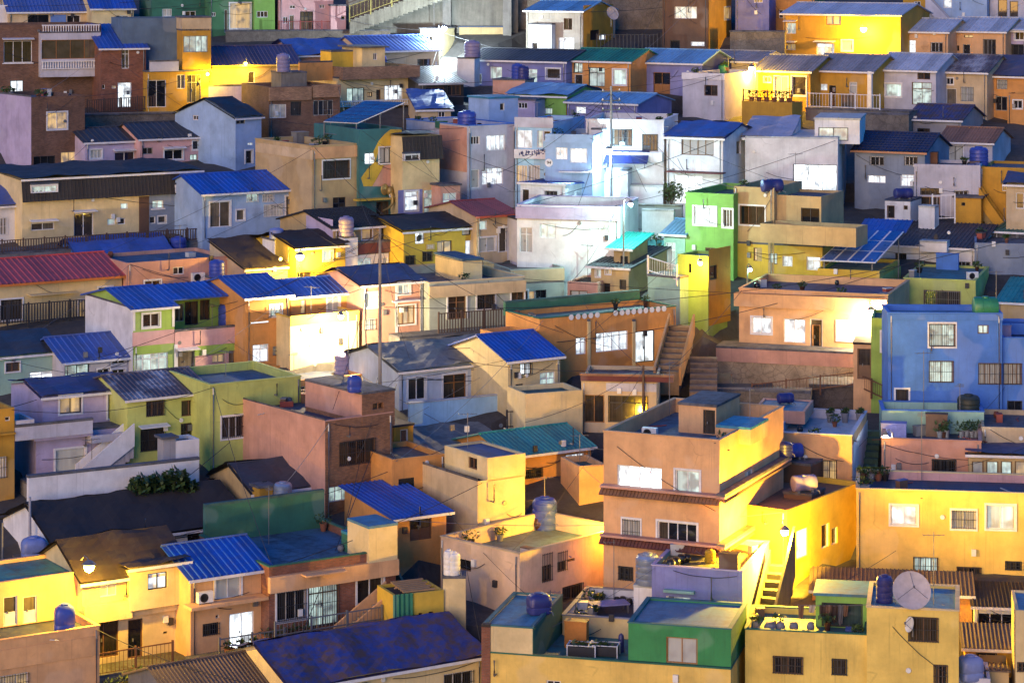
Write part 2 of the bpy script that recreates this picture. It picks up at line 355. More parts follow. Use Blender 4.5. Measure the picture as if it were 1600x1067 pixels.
def DK(m):
    return (D_.get(m) or R_[m]) if isinstance(m, str) else m
class House:
    n = 0
    def __init__(s, label, x0, x1, yb, yt, a=32, D=6, m='white', roof=None, win='', name='house', cat='house', ref='L', dY=0, base=3.6, group=None, band=None, trim=None):
        s.a = math.radians(a); X0, X1 = cx(x0), cx(x1); k = (X1-800)/F; c, n_ = math.cos(s.a), math.sin(s.a); s.D = D
        Yr = depth(cy(yb))+dY
        if ref == 'L':
            s.P0 = unp(X0, cy(yb), Yr); s.Wd = (k*s.P0.y-s.P0.x)/(c-k*n_)
        else:                                              # rows are read at the right front corner
            pr = unp(X1, cy(yb), Yr); k0 = (X0-800)/F; wd = (pr.x-k0*pr.y)/(c-k0*n_)
            s.P0 = V((pr.x-wd*c, pr.y-wd*n_, pr.z)); s.Wd = wd
        s.ref = ref
        s.root = empty(name, s.P0, s.a, label, cat, group); s.label = label
        s.Ri = Matrix.Rotation(-s.a, 3, 'Z'); s.R = Matrix.Rotation(s.a, 3, 'Z'); s.o = s.Ri @ (-s.P0)
        s.decks = []
        House.all.append(s)
        h = s.zpix(yt, s.Wd if ref == 'R' else 0, 0)
        s.H = h
        s.blk_(0, s.Wd, 0, D, -base, h, m, roof, win, 'wall', band=band, trim=trim)
    all = []
    def world(s, u, v, z): return s.P0 + s.R @ V((u, v, z))
    def zpix(s, y, u, v):
        p = s.world(u, v, 0); return -t_of(cy(y))*p.y - s.P0.z
    def ray(s, x, y): return s.Ri @ V(((cx(x)-800)/F, 1, -t_of(cy(y))))
    def hit_v(s, x, y, v):
        d = s.ray(x, y); k = (v-s.o.y)/d.y; p = s.o+d*k; return p.x, p.z, k
    def hit_u(s, x, y, u):
        d = s.ray(x, y); k = (u-s.o.x)/d.x; p = s.o+d*k; return p.y, p.z, k
    def hit_z(s, x, y, z):
        d = s.ray(x, y); k = (z-s.o.z)/d.z; p = s.o+d*k; return p.x, p.y
    def faceP(s, f, u0, u1, v0, v1):
        if f == 'F': return lambda u, z, n: (u, v0-n, z)
        if f == 'L': return lambda v, z, n: (u0-n, v, z)
        if f == 'R': return lambda v, z, n: (u1+n, v, z)
    def parse(s, win, u0, u1, v0, v1):
        out = {'F': [], 'L': [], 'R': []}
        for e in win.split():
            f = 'F'
            if '@' in e: e, f = e.split('@')
            a, b, c, d, k = e.split(':'); a, b, c, d = float(a), float(b), float(c), float(d); m = (c+d)/2
            if f == 'F':
                p, z, kk = s.hit_v((a+b)/2, m, v0); pa = s.hit_v(a, m, v0)[0]; pb = s.hit_v(b, m, v0)[0]; lo, hi = u0, u1
            else:
                U = u0 if f == 'L' else u1
                p, z, kk = s.hit_u((a+b)/2, m, U); pa = s.hit_u(a, m, U)[0]; pb = s.hit_u(b, m, U)[0]; lo, hi = v0, v1
            if pa > pb: pa, pb = pb, pa
            pa, pb = max(pa, lo+.06), min(pb, hi-.06)
            hh = (d-c)*CR[2]/F*kk
            if pb-pa > .15: out[f].append((pa, pb, z-hh/2, z+hh/2, k))
        return out
    def blk(s, x0, x1, yb, yt, v=0, D=3, m='white', roof=None, win='', name='wall', down=0, z0=None, band=None, z1=None):
        """a further block of this house; its front face lies v metres behind the facade (negative: in front)"""
        u0 = s.hit_v(x0, yb, v)[0]; u1 = s.hit_v(x1, yb, v)[0]
        ur = u1 if s.ref == 'R' else u0
        a = s.zpix(yb, ur, v)-down if z0 is None else z0
        s.blk_(u0, u1, v, v+D, a, s.zpix(yt, ur, v) if z1 is None else z1, m, roof, win, name, band=band)
    def blk_(s, u0, u1, v0, v1, z0, z1, m, roof, win, name, band=None, trim=None):
        m = WM(m); holes = s.parse(win, u0, u1, v0, v1); W_ = u1-u0; D = v1-v0; s.last = (u0, u1, v0, v1, z0, z1)
        mb = MB()
        for f, lo, hi in (('F', u0, u1), ('L', v0, v1), ('R', v0, v1)):
            hs = [q[:4] for q in holes[f] if q[3] > z0+.05 and q[2] < z1-.02]
            hs = [(a, b, max(c, z0+.03), min(d, z1-.03)) for a, b, c, d in hs]
            face_holes(mb, s.faceP(f, u0, u1, v0, v1), lo, hi, z0, z1, hs)
        mb.poly([(u0,v1,z0),(u1,v1,z0),(u1,v1,z1),(u0,v1,z1)])
        par = roof or ('p', .5, 'grey', None)
        kind = par[0]; root = s.root
        zr = None
        if kind == 'g':       # ridge parallel to the facade;  ('g', yr, mat, rib, overhang, tile, ridge share of the depth)
            yr, rm = par[1], par[2]; rib = par[3] if len(par) > 3 else .35; ov = par[4] if len(par) > 4 else .3; tl = par[5] if len(par) > 5 else 0; q = par[6] if len(par) > 6 else .5
            vm = v0+D*q; zr = s.zpix(yr, u1 if s.ref == 'R' else u0, vm); zr = max(zr, z1+.15)
            for U in (u0, u1): mb.poly([(U,v0,z1),(U,v1,z1),(U,vm,zr)])
            mb.poly([(u0,v0,z1),(u1,v0,z1),(u1,vm,zr),(u0,vm,zr)]); mb.poly([(u0,v1,z1),(u1,v1,z1),(u1,vm,zr),(u0,vm,zr)])
            sl = (zr-z1)/(vm-v0); sb = (zr-z1)/(v1-vm); rb = MB(); e = .06; og = min(ov, .25)
            sheet(rb, (u0-og,v0-ov,z1-ov*sl+e), (u1+og,v0-ov,z1-ov*sl+e), (u1+og,vm,zr+e), (u0-og,vm,zr+e), rib, tile=tl)
            sheet(rb, (u1+og,v1+ov,z1-ov*sb+e), (u0-og,v1+ov,z1-ov*sb+e), (u0-og,vm,zr+e), (u1+og,vm,zr+e), rib)
            r_ = rb.build('roof', R_[rm] if isinstance(rm, str) else rm, root)
            cb = MB(); cb.tube([(u0-og,vm,zr+e+.03),(u1+og,vm,zr+e+.03)], .07, 6); cb.build('ridge_cap', R_[rm] if isinstance(rm, str) else rm, r_)
            if ov > .12:
                gb = MB(); zz = z1-ov*sl; gb.box(u0-og, u1+og, v0-ov-.04, v0-ov-.003, zz-.1, zz+.05); gb.build('eave_board', FR['w'] if trim is None else plain('eave_paint', trim), r_)
        elif kind == 'm':     # one slope rising to the back; ('m', yr, mat, rib, overhang, tile)
            yr, rm = par[1], par[2]; rib = par[3] if len(par) > 3 else .35; ov = par[4] if len(par) > 4 else .3; tl = par[5] if len(par) > 5 else 0
            zr = s.zpix(yr, u1 if s.ref == 'R' else u0, v1)
            for U in (u0, u1): mb.poly([(U,v0,z1),(U,v1,z1),(U,v1,zr)])
            mb.poly([(u0,v0,z1),(u1,v0,z1),(u1,v1,zr),(u0,v1,zr)]); mb.poly([(u0,v1,z1),(u1,v1,z1),(u1,v1,zr),(u0,v1,zr)])
            sl = (zr-z1)/D; rb = MB(); e = .06
            sheet(rb, (u0-ov,v0-ov,z1-ov*sl+e), (u1+ov,v0-ov,z1-ov*sl+e), (u1+ov,v1+ov*.3,zr+ov*.3*sl+e), (u0-ov,v1+ov*.3,zr+ov*.3*sl+e), rib, tile=tl)
            r_ = rb.build('roof', R_[rm] if isinstance(rm, str) else rm, root)
            if ov > .12:
                gb = MB(); zz = z1-ov*sl; gb.box(u0-ov, u1+ov, v0-ov-.04, v0-ov-.003, zz-.1, zz+.05); gb.build('eave_board', FR['w'] if trim is None else plain('eave_paint', trim), r_)
        elif kind == 'f':     # gable to the front; ('f', yr, mat, rib, ov)
            yr, rm = par[1], par[2]; rib = par[3] if len(par) > 3 else .35; ov = par[4] if len(par) > 4 else .25
            um = (u0+u1)/2; zr = s.zpix(yr, um, v0); e = .05
            for Vv in (v0, v1): mb.poly([(u0,Vv,z1),(u1,Vv,z1),(um,Vv,zr)])
            mb.poly([(u0,v0,z1),(um,v0,zr),(um,v1,zr),(u0,v1,z1)]); mb.poly([(u1,v0,z1),(um,v0,zr),(um,v1,zr),(u1,v1,z1)])
            sl = (zr-z1)/(um-u0); rb = MB()
            sheet(rb, (u0-ov,v1+ov,z1-ov*sl+e), (u0-ov,v0-ov,z1-ov*sl+e), (um,v0-ov,zr+e), (um,v1+ov,zr+e), rib)
            sheet(rb, (u1+ov,v0-ov,z1-ov*sl+e), (u1+ov,v1+ov,z1-ov*sl+e), (um,v1+ov,zr+e), (um,v0-ov,zr+e), rib)
            rb.build('roof', R_[rm] if isinstance(rm, str) else rm, root)
        elif kind == 's':     # flat slab; ('s', mat, overhang, thickness)
            rm = par[1]; ov = par[2] if len(par) > 2 else .15; th = par[3] if len(par) > 3 else .14
            rb = MB(); rb.box(u0-ov, u1+ov, v0-ov, v1+ov, z1+.002, z1+th); rb.build('roof_slab', DK(rm), root)
            zr = z1+th; s.decks.append((u0, u1, v0, v1, zr))
        else:                 # deck behind a parapet; ('p', height, deck, cap colour or None, inner wall colour)
            ph = par[1]; dk = par[2]; cap = par[3] if len(par) > 3 else None; inn = par[4] if len(par) > 4 and par[4] else None
            t = .16; zd = z1-ph
            db = MB(); db.box(u0+t, u1-t, v0+t, v1-t, zd-.1, zd); db.build('roof_deck', DK(dk), root)
            ib = MB(); e = .003
            ib.box(u0+e, u1-e, v0+e, v0+t, zd-.1, z1-e); ib.box(u0+e, u1-e, v1-t, v1-e, zd-.1, z1-e)
            ib.box(u0+e, u0+t, v0+t, v1-t, zd-.1, z1-e); ib.box(u1-t, u1-e, v0+t, v1-t, zd-.1, z1-e)
            ib.build('parapet', WM(inn) if inn else m, root)
            if cap is not None:
                cb = MB(); o = .04
                for a, b, c, d in ((u0-o,u1+o,v0-o,v0+t+.02),(u0-o,u1+o,v1-t-.02,v1+o),(u0-o,u0+t+.02,v0+t+.02,v1-t-.02),(u1-t-.02,u1+o,v0+t+.02,v1-t-.02)): cb.box(a, b, c, d, z1+.002, z1+.07)
                cb.build('parapet_cap', WM(cap), root)
            s.decks.append((u0, u1, v0, v1, zd))
        mb.build(name, m, root)
        for f in holes:
            Pf = s.faceP(f, u0, u1, v0, v1)
            for q in holes[f]:
                if q[3] > z0+.05 and q[2] < z1-.02: fill_window(root, Pf, q[0], q[1], max(q[2], z0+.03), min(q[3], z1-.03), q[4])
        if band:               # painted bands and panels standing a little proud: x0,x1,y0,y1,colour,(proud),(name)
            for b in band:
                xa, xb, ya, yb, bc = b[:5]; pr = b[5] if len(b) > 5 else .03; nm = b[6] if len(b) > 6 else 'wall_band'; f = b[7] if len(b) > 7 else 'F'
                bb = MB(); m_ = (ya+yb)/2
                if f == 'F':
                    ua = s.hit_v(xa, m_, v0)[0]; ub = s.hit_v(xb, m_, v0)[0]; uu, z, k = s.hit_v((xa+xb)/2, m_, v0)
                    ua, ub = max(ua, u0-.4), min(ub, u1+.4)
                else:
                    U = u0 if f == 'L' else u1
                    ua, ub = sorted((s.hit_u(xa, m_, U)[0], s.hit_u(xb, m_, U)[0])); uu, z, k = s.hit_u((xa+xb)/2, m_, U); ua, ub = max(ua, v0-.4), min(ub, v1+.4)
                hh = (yb-ya)*CR[2]/F*k
                hl = [q[:4] for q in holes[f]]
                Pf = s.faceP(f, u0, u1, v0, v1)
                if pr < .06 and any(q[0] < ub and q[1] > ua and q[2] < z+hh/2 and q[3] > z-hh/2 for q in hl):
                    P2 = lambda u, z_, n, Pf=Pf, pr=pr: Pf(u, z_, n+pr); face_holes(bb, P2, ua, ub, z-hh/2, z+hh/2, [q for q in hl if q[0] < ub and q[1] > ua and q[2] < z+hh/2 and q[3] > z-hh/2], pr+.19)
                else: bb.fbox(Pf, ua, ub, z-hh/2, z+hh/2, 0, pr)
                bb.build(nm, WM(bc), root)
    # things standing on this house
    def on(s, x, y, di=-1):
        u0, u1, v0, v1, z = s.decks[di]; u, v = s.hit_z(x, y, z)
        return s.world(min(max(u, u0+.3), u1-.3), min(max(v, v0+.35), v1-.35), z)
    def wallpt(s, x, y, n=.0, v=0):
        u, z, k = s.hit_v(x, y, v); return s.world(u, v-n, z)
# ------------------------------------------------------------ small things
def mpp(P): return P.y/F*CR[2]          # metres per crop pixel at that distance
TANK_BLUE = plain('blue_plastic', (.04,.07,.36), .4); TANK_NAVY = plain('navy_plastic', (.03,.035,.17), .42); TANK_PALE = plain('pale_blue_plastic', (.2,.25,.5), .4); TANK_STEEL = plain('tank_steel', (.33,.4,.52), .35, .5)
TANK_DARK = plain('dark_tank', (.03,.04,.035), .5); TANK_GREEN = plain('green_tank', (.03,.2,.1), .4); TANK_LILAC = plain('lilac_plastic', (.22,.2,.36), .45)
def tank(P, w, h, label, m=TANK_BLUE, style='v', rz=.3):
    """upright ribbed tank with a domed lid ('v'), lying drum ('h'), or squarish tank on legs ('q')"""
    r = w/2; rt = empty('water_tank', P, rz, label, 'water tank')
    if style == 'v':
        b = MB(); pr = [(r*.97, 0)]
        for i in range(4): a = h*.84*i/4; pr += [(r, a+h*.02), (r, a+h*.17), (r*.94, a+h*.185), (r*.94, a+h*.2)]
        pr += [(r*.97, h*.84), (r*.8, h*.93), (r*.42, h*.95)]
        b.lathe(pr, 18); b.build('tank_body', m, rt, True)
        l = MB(); l.lathe([(r*.4, h*.945), (r*.42, h*.985), (r*.36, h), (.02, h+.01)], 14); l.build('lid', m, rt, True)
    elif style == 'h':
        b = MB(); R = h/2; b.lathe([(R*.6, -r), (R*.93, -r*.94), (R, -r*.85), (R, -r*.3), (R*.96, -r*.27), (R*.96, r*.27), (R, r*.3), (R, r*.85), (R*.93, r*.94), (R*.6, r)], 18, (0,0,R+.05), 'x'); b.build('tank_body', m, rt, True)
        l = MB(); l.lathe([(R*.35, R*1.9), (R*.35, R*2.12), (R*.1, R*2.18)], 12); l.build('lid', m, rt, True)
        f = MB(); f.box(-r*.7, -r*.5, -R*.6, R*.6, 0, R*.4); f.box(r*.5, r*.7, -R*.6, R*.6, 0, R*.4); f.build('cradle', STEEL, rt)
    else:
        b = MB(); q = r*.82
        pr = [(.86,0),(.98,.06),(1,.3),(.95,.33),(.95,.37),(1,.4),(1,.7),(.9,.85),(.6,.95)]
        n0 = len(b.v); n = 20
        for k_, z in pr:
            for i in range(n):
                a = 2*math.pi*i/n; ca, sa = math.cos(a), math.sin(a); e = .5
                b.v.append((math.copysign(abs(ca)**e, ca)*r*k_, math.copysign(abs(sa)**e, sa)*q*k_, z*h))
        for j in range(len(pr)-1):
            for i in range(n): b.f.append((n0+j*n+i, n0+j*n+(i+1) % n, n0+(j+1)*n+(i+1) % n, n0+(j+1)*n+i))
        b.f.append(tuple(n0+(len(pr)-1)*n+i for i in range(n))); b.build('tank_body', m, rt, True)
        l = MB(); l.lathe([(r*.38, h*.945), (r*.4, h*1.0), (r*.1, h*1.03)], 12); l.build('lid', m, rt, True)
    p_ = MB(); p_.tube([(r*.7,-r*.75,h*.2),(r*.9,-r*.95,h*.15),(r*.95,-r,0)], .025, 5); p_.build('pipe', STEEL, rt)
    return rt
def ac_unit(P, w, label, rz=0.5, brk=False):
    h = w*.72; d = w*.36; rt = empty('air_conditioner', P, rz, label, 'air conditioner')
    b = MB(); b.box(-w/2, w/2, 0, d, .06, h); b.build('casing', WHITE, rt)
    g = MB(); R = h*.38; c = (-w*.12, -.004, h*.53)
    for k in (1, .72, .42): g.lathe([(R*k,-.012),(R*k,.0),(R*k*.9,0.0),(R*k*.9,-.012)], 16, c, 'y')
    g.build('fan_grille', DARK, rt)
    f = MB(); f.box(-w*.45, -w*.3, 0, d, 0, .06); f.box(w*.3, w*.45, 0, d, 0, .06); f.build('foot', STEEL, rt)
    return rt
POTM = [plain('clay_pot', (.2,.07,.035), .8), plain('black_pot', (.02,.018,.018), .25), plain('grey_pot', (.18,.18,.2), .7), plain('brown_jar', (.06,.025,.015), .2)]
LEAFM = [plain('leaves', (.045,.09,.03), .6), plain('pale_leaves', (.09,.13,.045), .6)]
def pot(P, w, h, label, mi=0, plant=0, group=None):
    rt = empty('flower_pot' if plant else 'jar', P, 0, label, 'flower pot' if plant else 'jar', group); r = w/2
    b = MB()
    if plant: b.lathe([(r*.65,0),(r,h*.9),(r*1.08,h*.9),(r*1.08,h),(r*.85,h),(r*.8,h*.85)], 12)
    else: b.lathe([(r*.6,0),(r*.95,h*.35),(r,h*.55),(r*.75,h*.88),(r*.7,h*.9),(r*.82,h*.93),(r*.5,h),(.02,h*1.03)], 14)
    b.build('pot_body', POTM[mi], rt, True)
    if plant: foliage(rt, (0,0,h), w*.8*plant, w*.9*plant, 40, LEAFM[0])
    return rt
def foliage(rt, c, r, h, n, m, name='leaves', ls=.16):
    b = MB(); rnd = random.Random(int(c[2]*97+n))
    for _ in range(n):
        while True:
            p = V((rnd.uniform(-1,1), rnd.uniform(-1,1), rnd.uniform(-1,1)))
            if p.length < 1: break
        q = V((c[0]+p.x*r, c[1]+p.y*r, c[2]+h*(p.z*.5+.45))); s_ = ls*rnd.uniform(.6,1.3)
        d = V((rnd.gauss(0,1), rnd.gauss(0,1), rnd.gauss(0,.6))).normalized(); e = d.cross(V((rnd.random(),rnd.random(),1))).normalized()
        b.poly([q-d*s_, q+e*s_*.45, q+d*s_, q-e*s_*.45])
    o = b.build(name, m, rt); return o
def dish(P, r, label, rz=0, tilt=.6, m=None, post=.9):
    rt = empty('satellite_dish', P, rz, label, 'satellite dish')
    b = MB(); n = 22; c = V((0,-.12,post)); ax = V((0,-math.cos(tilt),math.sin(tilt))); e1 = V((1,0,0)); e2 = ax.cross(e1)
    for side in (0, .02):
        k = len(b.v); b.v.append(tuple(c-ax*side))
        for j in range(1, 5):
            q = j/4
            for i in range(n):
                a = 2*math.pi*i/n; b.v.append(tuple(c+(e1*math.cos(a)+e2*math.sin(a))*r*q+ax*(q*q*r*.22-side)))
        for i in range(n): b.f.append((k, k+1+i, k+1+(i+1) % n))
        for j in range(3):
            for i in range(n): b.f.append((k+1+j*n+i, k+1+(j+1)*n+i, k+1+(j+1)*n+(i+1) % n, k+1+j*n+(i+1) % n))
    b.build('reflector', m or plain('dish_white', (.6,.58,.58), .5), rt, True)
    f = MB(); tip = c+ax*r*.85
    for a in (0, 2.1, 4.2): f.tube([c+(e1*math.cos(a+1.57)+e2*math.sin(a+1.57))*r*.9+ax*r*.2, tip], .015, 5)
    f.lathe([(.04,-.05),(.06,.06),(.02,.08)], 8, tip); f.build('feed_horn', STEEL, rt)
    p = MB(); p.tube([(0,0,0),(0,0,post)], .035, 6); p.build('post', STEEL, rt)
    return rt
def antenna(P, h, label, rz=0):
    rt = empty('aerial', P, rz, label, 'aerial')
    b = MB(); b.tube([(0,0,0),(0,0,h)], .022, 5); b.build('mast', STEEL, rt)
    c = MB(); c.tube([(-.55,0,h*.96),(.55,0,h*.96)], .014, 4)
    for i in range(5): x = -.5+i*.25; c.tube([(x,-.3+i*.03,h*.96),(x,.3-i*.03,h*.96)], .01, 4)
    c.build('crossbars', STEEL, rt); return rt
def fence(A, B, h, label, m=WOOD, n=None, pk=.09, gap=.2, post=1.6, name='fence', group=None):
    """A,B: world foot points; pickets, posts and rails are parts of their own"""
    A, B = V(A), V(B); d = B-A; L = math.hypot(d.x, d.y); rt = empty(name, A, math.atan2(d.y, d.x), label, 'fence' if name == 'fence' else 'railing', group); sl = d.z/L
    rb = None
    for zz in (.12, h-.06):
        b = MB(); t = .03
        b.hexa([(0,-t,zz-t),(L,-t,L*sl+zz-t),(L,t,L*sl+zz-t),(0,t,zz-t),(0,-t,zz+t),(L,-t,L*sl+zz+t),(L,t,L*sl+zz+t),(0,t,zz+t)]); b.build('rail', m, rt)
    pb = MB(); pb.box(-.05,.05,-.05,.05,-.3,h+.06); src = None; k = max(1, round(L/post))
    for i in range(k+1):
        p = (L*i/k, 0, L*i/k*sl)
        if src is None: src = pb.build('post', m, rt, loc=p)
        else: inst(src, rt, p)
    qb = MB(); w = pk/2; qb.box(-w, w, -.012-.03, -.03, .06, h-.02); src = None; n = int(L/gap)
    for i in range(1, n):
        p = (L*i/n, 0, L*i/n*sl)
        if src is None: src = qb.build('picket', m, rt, loc=p)
        else: inst(src, rt, p)
    return rt
def rail(P0, P1, h, label, m=STEEL, gap=.22): return fence(P0, P1, h, label, m, pk=.025, gap=gap, post=2.2, name='railing')
def gpt(x, y, Y=None):                       # point of the picture at distance Y (or where the ground is)
    return unp(cx(x), cy(y), Y or depth(cy(y)))
def pole(P, h, label, r=.14, m=None, arms=1):
    rt = empty('utility_pole', P, .4, label, 'utility pole')
    b = MB(); b.lathe([(r,-.5),(r*.7,h)], 10); b.build('shaft', m or concrete((.3,.26,.22)), rt, True)
    for i in range(arms):
        c = MB(); z = h-.4-.7*i; c.box(-.8, .8, -.05, .05, z-.05, z+.05); c.build('crossarm', STEEL, rt)
        for x in (-.7, 0, .7):
            q = MB(); q.lathe([(.04,z+.05),(.06,z+.12),(.03,z+.2)], 8, (x,0,0)); q.build('insulator', WHITE, rt)
    return rt
SOD = (1.0, .52, .06); MERC = (.78, .95, 1.0)
def lamp(P, label, power, col=SOD, mount=None, h=0, arm=(0,-.9), s=1.0, off=None, gs=30, warm=None):
    """street lamp whose bulb sits at P; with h>0 it stands on its own pole, else an arm holds it to the wall or pole behind"""
    rt = empty('street_lamp', P-V((0,0,h)) if h else P, 0, label, 'street lamp'); z = h
    ax, ay = arm
    a = MB()
    if h: a.lathe([(.07,-.6),(.05,h+.25)], 8, (-ax,-ay,0)); a.build('post', STEEL, rt, True); a = MB()
    a.tube([(-ax,-ay,z+.15),(-ax*.6,-ay*.6,z+.42),(-ax*.2,-ay*.2,z+.36),(0,0,z+.2)], .028, 6); a.build('arm', STEEL, rt, True)
    sh = MB(); sh.lathe([(.05*s,.28),(.1*s,.24),(.2*s,.1),(.21*s,.07),(.18*s,.09),(.05*s,.2)], 14, (0,0,z)); sh.build('shade', STEEL, rt, True)
    b = MB(); b.lathe([(.01,-.2*s),(.11*s,-.15*s),(.16*s,-.04*s),(.12*s,.07*s),(.02,.1*s)], 14, (0,0,z)); b.build('bulb', glow('lamp_bulb', col, gs), rt, True)
    l = bpy.data.lights.new('lamp_light', 'POINT'); l.energy = power*1.25; l.color = col; l.shadow_soft_size = .12
    lo = bpy.data.objects.new('lamp_light', l); C.objects.link(lo); lo.parent = rt; lo.location = off if off else (0, 0, z-.25*s)
    return rt
def wire(P0, P1, sag, label, r=.016, m=DARK, group='overhead power cables'):
    P0, P1 = V(P0), V(P1); b = MB(); n = 14
    b.tube([P0.lerp(P1, i/n)-V((0,0,sag*4*(i/n)*(1-i/n))) for i in range(n+1)], r, 4)
    return tag(b.build('cable', m), label, 'cable', group)
def boxthing(P, w, d, h, label, name, cat, m, rz=.5, lid=None):
    w *= .5; d *= .5; h *= .55; rt = empty(name, P, rz, label, cat); b = MB(); b.box(-w/2, w/2, -d/2, d/2, 0, h); b.build('body', m, rt)
    t = MB(); t.box(-w/2-.03, w/2+.03, -d/2-.03, d/2+.03, h+.002, h+.06); t.build('top', lid or m, rt); return rt
def steps(pts0, pts1, n, w, label, m, rail_m=None, name='staircase', wallm=None, solid=True, z0=-1.0, wh=(.55,.55)):
    """staircase from foot point pts0 to head point pts1 (world), width w to the right of the climb; treads are parts"""
    A, B = V(pts0), V(pts1); d = B-A; L = math.hypot(d.x, d.y); rt = empty(name, A, math.atan2(d.y, d.x), label, 'staircase'); H = d.z
    for i in range(n):
        b = MB(); b.box(L*i/n, L*(i+1)/n-.002, -w/2, w/2, H*i/n-(H/n if solid else .25) + (z0 if solid else 0), H*(i+1)/n); b.build('step', m, rt)
    if wallm:
        for sgn in (-1, 1):
            b = MB(); y0, y1 = sgn*w/2+.002*sgn, sgn*(w/2+.14)
            b.hexa([(-.1,y0,-.6),(L,y0,H-.6),(L,y1,H-.6),(-.1,y1,-.6),(-.1,y0,wh[sgn>0]),(L,y0,H+.2+wh[sgn>0]),(L,y1,H+.2+wh[sgn>0]),(-.1,y1,wh[sgn>0])]); b.build('side_wall', wallm, rt)
    return rt
def _bal(s, x0, x1, yb, yt, v, m=None, gap=.22):
    m = m or FR['w']; u0 = s.hit_v(x0, yb, v)[0]; u1 = s.hit_v(x1, yb, v)[0]; ur = u1 if s.ref == 'R' else u0
    z0 = s.zpix(yb, ur, v); z1 = s.zpix(yt, ur, v); b = MB()
    b.box(u0, u1, v-.06, v+.06, z1-.1, z1); b.box(u0, u1, v-.06, v+.06, z0, z0+.08); bal = b.build('balustrade', m, s.root)
    q = MB(); h = z1-z0-.18; q.lathe([(.045,0),(.075,h*.3),(.035,h*.7),(.06,h)], 8)
    src = None; n = max(2, int((u1-u0)/gap))
    for i in range(n):
        p = (u0+(u1-u0)*(i+.5)/n, v, z0+.08)
        if src is None: src = q.build('baluster', m, bal, True, loc=p)
        else: inst(src, bal, p)
House.bal = _bal
def _clad(s, x0, x1, yb, yt, m, v=-.02, lean=.35, rib=.3, tile=.28, name='shingles'):
    u0 = s.hit_v(x0, yb, v)[0]; u1 = s.hit_v(x1, yb, v)[0]; ur = u1 if s.ref == 'R' else u0
    z0 = s.zpix(yb, ur, v); z1 = s.zpix(yt, ur, v); b = MB()
    sheet(b, (u0, v-lean, z0), (u1, v-lean, z0), (u1, v, z1), (u0, v, z1), rib, .03, .05, tile)
    return tag(b.build(name, m, s.root), kind='stuff')
House.clad = _clad
def _slab(s, x0, x1, y, v0, v1, m, th=.14, name='canopy'):
    """a slab sticking out of the facade (v0<0), its underside at row y"""
    u0 = s.hit_v(x0, y, v0)[0]; u1 = s.hit_v(x1, y, v0)[0]; ur = u1 if s.ref == 'R' else u0; z = s.zpix(y, ur, v0)
    b = MB(); b.box(u0, u1, v0, v1-.003, z, z+th); b.build(name, WM(m), s.root); return (u0, u1, z)
House.slab = _slab
H = House

def _roof(s, u0, u1, v0, v1, z0, z1, m, rib=.35, tile=0, name='roof', th=.07):
    b = MB(); sheet(b, (u0,v0,z0), (u1,v0,z0), (u1,v1,z1), (u0,v1,z1), rib, tile=tile, th=th)
    return b.build(name, R_[m] if isinstance(m, str) else m, s.root)
House.roofq = _roof
# ============================================================ left slope, far rows first
crop(0, 0)
H("white stepped house end at the upper left edge beside the blue roof",-140,46,205,35,a=20,D=6,m='white',roof=('p',.4,'blue'))
H("cream house under the wide blue roof in the top left corner with a dark porch",52,545,200,68,a=20,D=7,m='beige',roof=('g',-45,'blue'),win="165:290:90:145:d2k 398:478:92:150:d2w",band=[(300,392,90,150,'blue')])
H("narrow pale yellow house with blue roof and tall cream door at the top left",548,795,205,48,a=20,D=6,m='cream',roof=('g',-50,'blue'),win="690:765:95:190:c2wtD")
h=H("red brick house with two white balustraded balconies at the left edge",-90,602,640,152,a=20,D=7,m='dbrick',roof=('p',.4,'grey'),win="22:190:245:375:d3wsh 60:140:480:600:d2k")
h.blk(242,600,462,200,v=-1.1,D=1.097,m='pale',roof=('s','grey',.02),win="248:590:238:352:c4o",name='balcony_room'); h.bal(250,596,232,150,-1.0); h.bal(248,598,415,365,-1.2)
H("orange brick house with steep blue roof and lit white doorway behind the wooden fence",604,868,655,288,a=20,D=6.5,m='rbrick',roof=('m',150,'blue'),win="700:782:492:640:l1wD 724:768:290:410:c2wtD 604:624:505:530:d1w 665:690:512:528:q1w 450:520:490:570:q3w")
h=H("brown brick and yellow house with blue sheet metal side wall, lit by the eave lamp",870,1245,655,432,a=20,D=7,m='ochre',roof=('s','grey',.05),win="876:988:478:640:d2wD 1052:1102:446:530:c2w 1112:1196:446:612:c3aDt")
h.blk(728,1252,432,112,v=2.2,D=5,m='sheet',roof=('p',.3,'blue'),name='upper_wall'); h.blk(1086,1256,432,185,v=.0,D=2.19,m='ochre',roof=('s','grey',.05),win="1092:1236:215:312:q4a",name='bay'); h.blk(1084,1258,184,110,v=-.05,D=2.6,m='beige',roof=('s','grey',.04),name='roof_parapet')
h.blk(892,1064,428,370,v=-.25,D=.24,m='pale',roof=('s','grey',.02),name='balcony_front')
h=H("tan house with purple blue roof and a small lamp under its eave, upper left",1246,1780,600,385,a=20,D=7,m='tan',roof=('g',282,'violet',.35,.35),win="1476:1516:428:496:d1w",trim=(.7,.5,.1)); hLamp1=h  # yellow eave trim carries the lamp's glow in its colour
h.blk(1242,1600,660,518,v=-.8,D=.79,m='lilac',roof=('s','grey',.0),name='garden_wall')
h=H("dark green house with a big lit picture window at the top left",905,1240,195,-30,a=20,D=6,m='dgreen',roof=('p',.3,'grey'),win="965:1022:55:100:q2w 1100:1165:68:105:d2w")
h=H("green house wall with a large white framed glowing window at the top",1246,1605,195,-30,a=20,D=6,m=wall_paint((.06,.2,.09)),roof=('p',.3,'grey'),win="1368:1492:20:172:q1wf 1526:1592:68:108:d3w 1258:1284:75:100:d2w 1335:1355:60:195:c1w")
crop(400, 0)
